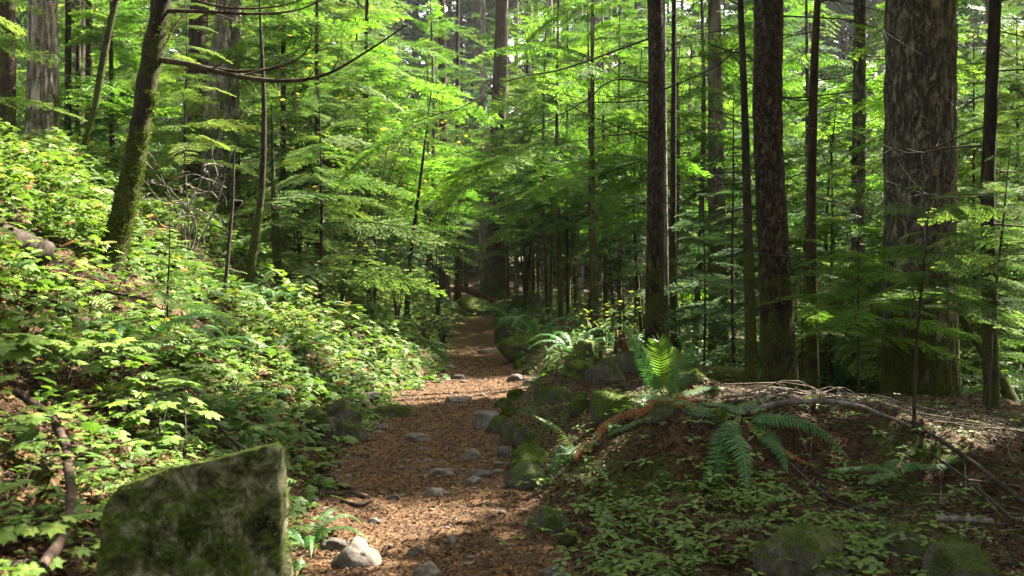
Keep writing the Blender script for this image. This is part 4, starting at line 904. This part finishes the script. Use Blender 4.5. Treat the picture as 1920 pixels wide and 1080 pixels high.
# ================================================================== rocks
def ico(sub):
    import bmesh
    bm = bmesh.new(); bmesh.ops.create_icosphere(bm, subdivisions=sub, radius=1); V = np.array([v.co[:] for v in bm.verts]); F = np.array([[v.index for v in f.verts] for f in bm.faces]); bm.free(); return V, F
IC4, IC5 = ico(4), ico(5)
def rock(name, label, px, py, wpx, hpx, m, seed, depth=.8, cuts=5, rough=.10, cat='rock', sink=.35, rz=None, D=None, hi=False, group=None, flat=.0):
    if D is None: x, D = hit(px, py, 3)
    else: x = (px - HX) / F_PX * D
    w_ = wpx / F_PX * D / 2; h_ = hpx / F_PX * D; rng = R(seed); V, F = (IC5 if hi else IC4); V = V.copy()
    for k in range(cuts):                               # planar breaks
        n = rng.normal(size=3); n[2] = abs(n[2]) * .8; n /= np.linalg.norm(n); c = rng.uniform(.62, .88); dd = V @ n; V -= np.outer(np.maximum(dd - c, 0) * .9, n)
    nn = fbm(V[:, 0] * 1.7 + seed, V[:, 1] * 1.7, V[:, 2] * 1.7, 5); V *= (1 + rough * 1.6 * nn)[:, None]
    V[:, 2] = np.where(V[:, 2] > 1 - flat, (1 - flat) + (V[:, 2] - 1 + flat) * .2, V[:, 2])
    V = V * [w_, w_ * depth, h_ * .72]
    a = Acc(); a.add(V, F); o = a.obj(name, [m], smooth=True)
    if m is M_rock or m is M_rockheavy:
        cn = V / (np.array([w_, w_ * depth, h_ * .72]) ** 2); cn /= np.linalg.norm(cn, axis=1)[:, None]; kz = cn[:, 2] > -.1
        moss_tufts(o, V[kz], cn[kz], int((7000 if hi else 1800) * (1.2 if m is M_rockheavy else .8)), .004 + .0008 * D, seed, thr=(.1 if m is M_rockheavy else .25), up=.4, scale=4 / max(w_, .1) ** .5)
    zb = PZ(x, D) if (Lx(D) < x < Rx(D)) else gz(x, D)
    o.location = (x, D + w_ * depth * .6, float(zb) + h_ * (.08 if m in (M_rockbare, M_rockdark) else .2)); o.rotation_euler = (0, 0, rng.uniform(-.3, .3) if rz is None else rz)
    return tag(o, label, cat, group)
st = [(665, 1066, 98, 62, 'largest pale rounded stone at the near left of the path', M_rockbare), (778, 1034, 44, 22, 'pale sunlit stone right of the largest path stone', M_rockbare), (800, 1070, 56, 30, 'grey stone at the bottom edge of the path', M_rockbare),
      (815, 926, 46, 20, 'pale angular stone in mid path left of the flat pair', M_rockbare), (736, 933, 26, 14, 'small grey stone near the dark roots on the path', M_rockbare), (826, 889, 56, 18, 'flat brown-grey stone half buried in mid path', M_rockbare),
      (888, 908, 34, 16, 'small stone touching the wide flat stone on the path', M_rockbare), (905, 893, 60, 18, 'wide flat stone right of middle on the path', M_rockbare), (783, 826, 52, 20, 'grey wedge stone on the left half of the path', M_rockbare),
      (882, 860, 42, 22, 'dark rounded stone right of the grey wedge stone', M_rockbare), (947, 860, 42, 22, 'brown stone at the right edge of the path', M_rockbare), (717, 806, 28, 15, 'little grey stone below the dark flat rock', M_rockbare),
      (733, 784, 82, 24, 'dark flat rock at the left edge of the path', M_rock), (859, 753, 68, 15, 'smooth flat blue-grey stone in the middle of the path', M_rockbare), (906, 806, 46, 32, 'dark rounded stone beside the mossy edge stones', M_rockbare),
      (918, 786, 60, 20, 'pale flat stone behind the dark rounded stone', M_rockbare), (966, 714, 36, 16, 'pale flat stone where the sun crosses the path', M_rockbare), (1000, 722, 48, 18, 'grey flat stone beside the sunlit pale one', M_rockbare),
      (913, 661, 38, 13, 'pale stone far up the path', M_rockbare), (858, 712, 30, 12, 'stone on the left edge where the sun crosses the path', M_rockbare), (838, 694, 34, 12, 'grey stone on the left edge below the bend', M_rockbare), (760, 866, 18, 9, 'pebble left of the dark rounded stone', M_rockbare),
      (1040, 1085, 60, 26, 'half buried stone at the bottom right of the path', M_rockbare), (700, 980, 26, 12, 'pebble in the sunlit patch of the path', M_rockbare), (845, 1012, 30, 14, 'pale pebble at the edge of the sunlit patch', M_rockbare),
      (620, 1035, 60, 30, 'pale stone touching the left of the largest path stone', M_rockbare), (690, 745, 44, 14, 'flat stone on the left rim of the path by the undergrowth', M_rockbare)]
for k, (px, py, w_, h_, lb, m) in enumerate(st): rock('stone', lb, px, py, w_, h_, M_rockdark if k % 3 == 1 and m is M_rockbare else m, 40 + k, cat='stone', cuts=9, rough=.16, flat=.25 if h_ < w_ * .4 else 0)
rs = [(1140, 730, 80, 44, 'angular half-mossy rock right of the path near the fern', M_rock, 8, {}), (1152, 778, 96, 48, 'rock thick with moss below the angular rock', M_rockheavy, 3, {}), (1092, 775, 46, 34, 'small thickly mossed rock left of the thick mossy one', M_rockheavy, 3, {}),
      (1035, 752, 92, 36, 'flat mossy ledge rock at the right edge of the path', M_rock, 8, dict(flat=.3)), (955, 840, 40, 58, 'dark mossy rock standing at the right path edge', M_rock, 6, {}), (988, 834, 46, 36, 'mossy rock leaning on the dark standing one', M_rock, 6, {}), (1000, 872, 44, 30, 'dark rock under the mossy edge rocks', M_rock, 6, {}),
      (1028, 1004, 70, 44, 'dark rounded rock low on the right path edge', M_rock, 4, {}), (1064, 1022, 36, 26, 'small brown rock beside the low dark one', M_rock, 4, {}), (1098, 690, 76, 54, 'bright yellow-green mossy rock right of the path', M_rockheavy, 3, {}), (1090, 722, 70, 28, 'low moss-covered rock in front of the bright mossy one', M_rockheavy, 3, {}),
      (985, 664, 80, 38, 'large rounded mossy rock right of the path before the bend', M_rockheavy, 4, {}), (945, 640, 40, 34, 'dark mossy rock at the bend of the path', M_rock, 5, {}), (1005, 620, 60, 40, 'dark rock behind the large rounded mossy rock', M_rock, 5, {}),
      (1518, 1090, 178, 84, 'large mossy boulder at the bottom right', M_rock, -4, dict(hi=True)), (1816, 1098, 134, 62, 'flat mossy boulder in the bottom right corner', M_rock, -4, dict(hi=True)), (1706, 1036, 120, 52, 'dark smooth rock between the two mossy boulders', M_rock, 3, {}),
      (1300, 742, 56, 24, 'grey rock by the right side of the upright fern', M_rock, 6, {}), (1352, 800, 34, 22, 'little moss knob at the heart of the dark fern', M_rockheavy, 2, {}), (884, 592, 74, 36, 'mossy rock heap at the far top of the path', M_rockheavy, 5, {}), (985, 585, 76, 36, 'mossy block right of the path top', M_rock, 7, {}), (846, 590, 40, 20, 'mossy rock left of the rock heap at path top', M_rockheavy, 5, {}),
      (640, 826, 92, 66, 'rounded mossy boulder at the left edge of the path', M_rock, 4, dict(hi=True)), (585, 800, 70, 40, 'mossy rock sunk in the bank left of the rounded boulder', M_rock, 4, {}), (1180, 700, 80, 40, 'mossy rock below the red rotten stump', M_rock, 6, {}), (1240, 800, 50, 26, 'dark rock in litter below the upright fern', M_rock, 5, {})]
for k, (px, py, w_, h_, lb, m, cu, kw) in enumerate(rs): rock('mossy_rock', lb, px, py, w_ * 1.08, h_ * 1.22, m, 140 + k, cuts=cu + 6, rough=.2, **dict(dict(), **kw))
rng = R(321)
for k in range(18):
    y_ = 7.0 + 15 * (k / 18) ** 1.15 + rng.uniform(-.15, .15); x_ = float(Rx(y_)) + rng.uniform(.0, .16); px_ = HX + x_ / y_ * F_PX; w_ = rng.uniform(.16, .38) / y_ * F_PX
    rock('mossy_rock', f"low mossy stone lining the right edge of the path, {ORD[k]} from the nearest", px_, 0, w_, w_ * rng.uniform(.45, .7), (M_rock, M_rockheavy)[k % 2], 400 + k, cuts=9, rough=.2, D=y_, group='mossy stones lining the right edge of the path')
gx, gy = np.meshgrid(np.arange(.1, 5.2, .05), np.arange(4, 14, .05)); gx, gy = gx.ravel(), gy.ravel(); k_ = gx > Rx(gy) + .05; gx, gy = gx[k_], gy[k_]
gx2, gy2 = np.meshgrid(np.arange(-6, -.9, .05), np.arange(4, 14, .05)); gx2, gy2 = gx2.ravel(), gy2.ravel(); k_ = gx2 < Lx(gy2) - .05; gx, gy = np.r_[gx, gx2[k_]], np.r_[gy, gy2[k_]]
V_ = np.stack([gx, gy, gz(gx, gy)], 1); N_ = np.tile([0, 0, 1.0], (len(V_), 1))
mo = moss_tufts(None, V_, N_, 90000, .016, 21, thr=.10, up=.15, scale=1.6); mo.name = 'moss_carpet'; tag(mo, 'patches of green moss over the soil on both banks', 'moss', kind='stuff')
# small pebbles
rng = R(91); pb = Acc(); V, F = ico(2)
for k in range(900):
    y_ = 4 + 16 * rng.rand() ** 1.3; x_ = rng.uniform(Lx(y_), Rx(y_)); 
    if rng.rand() < .45: x_ = (Lx(y_) if rng.rand() < .5 else Rx(y_)) + rng.normal(0, .12)
    r_ = rng.uniform(.006, .02) * (1 + (rng.rand() < .12)); pb.add(V * [r_ * rng.uniform(.8, 1.5), r_, r_ * .6] + [x_, y_, float(PZ(x_, y_)) + r_ * .2], F)
tag(pb.obj('pebbles', [M_rockbare], smooth=True), 'small pebbles strewn over the trail', 'pebbles', kind='stuff')

# the standing slab in the foreground
def slab():
    D = 3.4; out = [(183, 1330), (182, 1080), (186, 1000), (196, 950), (222, 912), (300, 886), (400, 862), (466, 846), (508, 838), (519, 846), (526, 1000), (536, 1330)]
    P = np.array([W(a, b, D)[[0, 2]] for a, b in out]); c = P.mean(0)
    Q = []
    for i in range(len(P)):
        a_, b_ = P[i], P[(i + 1) % len(P)]; n = max(1, int(np.linalg.norm(b_ - a_) / .012))
        for k in range(n): Q.append(a_ + (b_ - a_) * k / n)
    Q = np.array(Q); Q = Q + .005 * np.stack([fbm(Q[:, 0] * 9, Q[:, 1] * 9, 1, 4), fbm(Q[:, 0] * 9, Q[:, 1] * 9, 5, 4)], 1); n = len(Q); a = Acc(); rings = []
    prof = [(0, q) for q in ls(0, .985, 44)] + [(.006, 1.0)] + [(d, 1.0) for d in ls(.02, .15, 14)] + [(.16, .985), (.165, .96), (.165, .8), (.165, .4), (.165, 0)]
    for d, s in prof: R_ = c + (Q - c) * s; rings.append(np.stack([R_[:, 0] - d * .02, np.full(n, D + d), R_[:, 1] - d * .10], 1))
    V = np.array(rings); m = len(prof)
    # subdivide the front face radially for surface relief
    i = np.arange(m - 1)[:, None] * n; j = np.arange(n)[None]; k = (j + 1) % n
    F = np.stack([i + j, i + n + j, i + n + k, i + k], -1).reshape(-1, 4); V = V.reshape(-1, 3)
    nz = fbm(V[:, 0] * 9, V[:, 1] * 9, V[:, 2] * 9, 5); nz2 = fbm(V[:, 0] * 3, V[:, 1] * 3, V[:, 2] * 3, 3)
    V = V + np.stack([nz * .008, nz * .022 + nz2 * .02, noise(V[:, 0] * 11, V[:, 1] * 11, 4) * .012 + .006 * fbm(V[:, 0] * 40, V[:, 1] * 40, V[:, 2] * 40, 2)], 1)
    o_ = np.array([-1.1, 3.5, .1]); a.add(V - o_, F); o = a.obj('standing_slab', [M_slab], smooth=True); o.location = o_
    kk = V[:, 1] < 3.6; Nn = np.tile([0, -.8, .4], (kk.sum(), 1)).astype(float); Nn[V[kk][:, 1] > 3.403] = (0, -.2, 1)
    moss_tufts(o, (V - o_)[kk], Nn, 9000, .012, 5, thr=.18, up=.35, scale=5)
    tag(o, 'upright mossy stone slab with a slanting top in the left foreground', 'rock')
slab()

# ================================================================== logs, branches, stumps
def log(name, label, pts, wd, m, cat='log', sides=24, amp=.012, n=40, seed=0, lift=None):
    if lift: pts = [(a_, b_, hit(max(a_, -60), b_, 2.5)[1] * lift) for a_, b_, _ in pts]
    """pts: (px, py, D); wd: width px at start and end"""
    P = np.array([W(*p) for p in pts]); b = P.mean(0); S = spline(P, n); D = np.interp(ls(0, 1, n), ls(0, 1, len(pts)), [p[2] for p in pts])
    r = ls(wd[0], wd[1], n) / 2 / F_PX * D; a = Acc(); tube(a, S - b, r, sides, amp, (10, 10, 10), seed=seed)
    o = a.obj(name, [m], smooth=True); o.location = b; return tag(o, label, cat)
log('fallen_log', 'dark charred-looking log lying on the bank at far left edge', [(-90, 425, 9.6), (0, 445, 9.6), (88, 478, 9.5)], (62, 48), M_twig, amp=.014, lift=.92)
log('rotting_log', 'rotting brown log lying behind the upright fern', [(1285, 712, 12.9), (1340, 710, 12.8), (1404, 712, 12.6)], (48, 44), M_log, amp=.03)
log('mossy_log', 'mossy log behind the angular rock', [(1128, 686, 13.9), (1180, 690, 13.8), (1262, 712, 13.6)], (36, 30), M_log, amp=.03)
log('fallen_branch', 'long arching sunlit tan branch lying on the brush pile', [(1408, 774, 6.95), (1450, 758, 6.9), (1530, 752, 6.85), (1600, 759, 6.8), (1650, 776, 6.75), (1708, 800, 6.7)], (12, 6), M_grey, 'branch', 10, .003)
log('fallen_branch', 'dark branch sloping down to the right edge', [(1722, 800, 7.1), (1770, 830, 6.9), (1840, 880, 6.5), (1930, 950, 6.0)], (7, 10), M_twig, 'branch', 10, .004, lift=.965)
log('fallen_branch', 'thin dark branch below the sloping one at right', [(1745, 850, 6.6), (1820, 905, 6.2), (1900, 975, 5.8)], (5, 7), M_twig, 'branch', 8, .002, lift=.965)
log('fallen_branch', 'long thin branch trailing down the mound below the dark fern', [(1480, 868, 6.3), (1545, 925, 6.1), (1610, 955, 5.8), (1680, 988, 5.6)], (6, 8), M_twig, 'branch', 8, .002, lift=.965)
log('fallen_branch', 'short pale grey branch lying near right edge', [(1756, 972, 5.7), (1810, 974, 5.7), (1862, 978, 5.65)], (9, 13), M_grey, 'branch', 8, .003, lift=.965)
log('leaning_log', 'dark thin log leaning behind the slim trunk at right edge', [(1796, 588, 12.5), (1850, 670, 12), (1930, 815, 11.4)], (12, 22), M_dark, 'log', 12, .005)
log('leaning_log', 'thicker dark log leaning in the right edge', [(1880, 712, 10.6), (1905, 760, 10.4), (1945, 830, 10)], (18, 20), M_dark, 'log', 12, .005)
log('leaning_log', 'broken trunk leaning at the far left of the path end', [(800, 556, 35), (811, 528, 35), (824, 498, 35)], (14, 16), M_redwood, 'log', 10, .01)
log('fallen_log', 'fallen log lying across behind the far rock heap', [(862, 540, 37), (900, 552, 36), (945, 575, 35)], (12, 12), M_redwood, 'log', 10, .01)
x, y = hit(85, 1062, 2.6)
log('curved_stick', 'thick curved brown stick at the lower left', [(28, 733, 5.9), (88, 775, 5.6), (118, 825, 5.3), (131, 900, 4.95), (132, 965, 4.7), (115, 1010, 4.5), (78, 1064, 4.3)], (14, 23), M_log2, 'stick', 12, .012, 60, lift=.93)
log('fallen_branch', 'dark thin stick lying down the upper left bank', [(-10, 492, 8.3), (60, 512, 8.2), (160, 540, 8.2), (275, 560, 8.2)], (10, 5), M_twig, 'branch', 8, .002)
log('fallen_branch', 'thin dark stick above the slab on the left bank', [(395, 780, 6.6), (430, 820, 6.4), (465, 845, 6.2)], (5, 7), M_twig, 'branch', 7, .001)
for k, (pts, wd) in enumerate([([(592, 925), (625, 932), (660, 930), (690, 938)], (10, 14)), ([(628, 898), (640, 915), (665, 922)], (12, 9)), ([(640, 945), (670, 950), (700, 942)], (9, 6))]):
    P = []
    for a_, b_ in pts: x_, y_ = hit(a_, b_); P.append((a_, b_ - 4, y_))
    log('tree_root', ['long dark root surfacing at the left edge of the path', 'upright knuckle of root at the left edge of path', 'low dark root nearest the camera at left of path'][k], P, wd, M_log2, 'root', 10, .006)
# stumps
def stump(name, label, px, py, D, wpx, hpx, m, seed):
    x = (px - HX) / F_PX * D; z = G(x, D); r_ = wpx / 2 / F_PX * D; H = hpx / F_PX * D; a = Acc(); n, k = 30, 26; th = ls(0, 2 * math.pi, k, endpoint=False); rng = R(seed); jag = rng.uniform(.55, 1.0, k)
    V = []
    for i in range(n):
        t = i / (n - 1); rr = r_ * (1 + .5 * math.exp(-t * 6)) * (1 - .2 * t) * (1 + .18 * noise(np.cos(th) * 2.5 + seed, np.sin(th) * 2.5, t * 2)); V.append(np.stack([rr * np.cos(th), rr * np.sin(th), -.1 + (H * jag + .1) * t], 1))
    for i in range(1, 8): t = i / 7; q = V[n - 1].copy(); V.append(np.stack([q[:, 0] * (1 - .8 * t), q[:, 1] * (1 - .8 * t), q[:, 2] - H * .3 * t], 1))
    V = np.array(V); m_ = len(V); i = np.arange(m_ - 1)[:, None] * k; j = np.arange(k)[None]; j2 = (j + 1) % k
    a.add(V.reshape(-1, 3), np.stack([i + j, i + j2, i + k + j2, i + k + j], -1).reshape(-1, 4)); o = a.obj(name, [m], smooth=True); o.location = (x, D, z); return tag(o, label, 'stump')
stump('rotten_stump', 'red-brown rotten stump left of the upright fern', 1166, 680, 13.6, 30, 74, M_redwood, 3)
stump('rotten_stump', 'dark stump left of the red rotten one', 1118, 660, 15, 46, 70, M_dark, 5)
stump('rotten_stump', 'small splintered stump below the curved-foot snag', 527, 470, 13, 16, 50, M_redwood, 7)
# bare pale twig tangle of a dead shrub
rt = empty('dead_shrub', at(352, 400, 13), label='leafless shrub of curling pale twigs before the grey cedar', cat='shrub'); a = Acc(); rng = R(14)
for k in range(26):
    p = np.array([rng.uniform(-.5, .6), 0, rng.uniform(.3, 1.1)]); pts = [p]; d = np.array([rng.uniform(-1, 1), rng.uniform(-.4, .4), rng.uniform(-.3, .8)])
    for j in range(6): d = d / np.linalg.norm(d) + rng.normal(0, .45, 3); pts.append(pts[-1] + d / np.linalg.norm(d) * .14)
    tube(a, spline(pts, 20), ls(.008, .002, 20), 4)
for k in range(6): tube(a, spline([(0, 0, -.1), (rng.uniform(-.3, .3), 0, .4), (rng.uniform(-.7, .8), 0, 1.0)], 12), ls(.014, .006, 12), 5)
a.obj('twigs', [M_grey], rt, smooth=True)

# brush pile and loose twigs (nobody could count them)
def twigs(label, name, regs, m, seed):
    rng = R(seed); a = Acc()
    for (x0, x1, y0, y1, n, l0, l1, r_, hz, azm) in regs:
        for k in range(n):
            x_, y_ = rng.uniform(x0, x1), rng.uniform(y0, y1); az = azm + rng.normal(0, .6); l = rng.uniform(l0, l1); d = np.array([math.cos(az), math.sin(az)]) * l / 2; h1 = rng.uniform(0, hz)
            p0 = (x_ - d[0], y_ - d[1]); p1 = (x_ + d[0], y_ + d[1]); md = np.array([x_, y_]) + rng.normal(0, .05, 2) * l * 2
            Pp = [(p0[0], p0[1], G(*p0) + .008 + h1 * rng.rand()), (md[0], md[1], G(*md) + .02 + h1), (p1[0], p1[1], G(*p1) + .008 + h1 * rng.rand())]
            tube(a, spline(Pp, 6), ls(r_ * rng.uniform(.6, 1.4), r_ * .4, 6), 4)
    return tag(a.obj(name, [m], smooth=True), label, 'twigs', kind='stuff')
twigs('heap of sunlit grey twigs and sticks behind the mound', 'brush_pile', [(1.8, 3.1, 7.2, 8.1, 60, .25, .9, .006, .10, 0), (1.8, 3.2, 7.2, 8.1, 80, .15, .6, .004, .08, 1.1), (2.6, 4.6, 5.4, 7.6, 34, .2, 1.1, .006, .05, -.6), (1.8, 4.4, 5.2, 6.8, 40, .15, .6, .004, .04, .8)], M_stick, 5)
twigs('thin dark twigs littering the ground right of the trail', 'fallen_twigs', [(1.0, 4.8, 4.6, 9, 330, .12, .7, .0035, .03, -.3), (.4, 3, 9, 14, 160, .15, .7, .004, .03, 0), (-4, -1.4, 4.5, 10, 200, .12, .6, .0035, .03, .6), (-9, -1.5, 9, 20, 160, .3, 1.1, .006, .1, 1)], M_twig, 6)
# needle and leaf litter
rng = R(55); lt = Acc(); FL = [(np.array([(-.5, -.12, 0), (.4, -.2, .05), (.5, .1, 0), (-.3, .2, .06)]), np.array([(0, 1, 2, 3)]), np.zeros(1), 0)]
N = 42000; y = 3.6 + 14 * rng.rand(N) ** 1.5; x = Lx(y) - .15 + rng.rand(N) * (Rx(y) - Lx(y) + .3); z = PZ(x, y) + .006
lt.inst(FL, rotm(rng.uniform(0, 6.28, N), rng.normal(0, .35, N), rng.normal(0, .35, N), rng.uniform(.012, .038, N), np.stack([x, y, z], 1)), .85 * rng.rand(N) ** 1.4)
N = 46000; y = 3.6 + 10 * rng.rand(N) ** 1.2; x = Rx(y) + rng.rand(N) * (.52 * y - Rx(y) + .3); z = gz(x, y) + .008
lt.inst(FL, rotm(rng.uniform(0, 6.28, N), rng.normal(0, .4, N), rng.normal(0, .4, N), rng.uniform(.018, .05, N), np.stack([x, y, z], 1)), .7 * rng.rand(N) ** 1.6)
N = 34000; y = 3.4 + 14 * rng.rand(N) ** 1.2; x = Lx(y) - rng.rand(N) * (.55 * y + Lx(y) + .3); z = gz(x, y) + .008
lt.inst(FL, rotm(rng.uniform(0, 6.28, N), rng.normal(0, .4, N), rng.normal(0, .4, N), rng.uniform(.02, .07, N), np.stack([x, y, z], 1)), rng.rand(N) ** 1.2)
tag(lt.obj('needle_litter', [M_litter]), 'orange-brown needles and leaf flakes lying on the trail and soil', 'litter', kind='stuff')


# ------------------------------------------------------------------ the air between the trees
import bmesh
bm = bmesh.new(); bmesh.ops.create_cube(bm, size=1); me = bpy.data.meshes.new("haze"); bm.to_mesh(me); bm.free()
hz = bpy.data.objects.new("haze", me); COL.objects.link(hz); hz.scale = (340, 280, 66); hz.location = (0, 72, 28); hz['kind'] = 'stuff'
m = bpy.data.materials.new("haze"); m.use_nodes = True; ns = m.node_tree.nodes; ns.remove(ns["Principled BSDF"]); pv = ns.new("ShaderNodeVolumePrincipled")
pv.inputs["Color"].default_value = (.93, .96, 1, 1); pv.inputs["Density"].default_value = .00022; pv.inputs["Anisotropy"].default_value = .3
m.node_tree.links.new(pv.outputs[0], ns["Material Output"].inputs["Volume"]); me.materials.append(m)
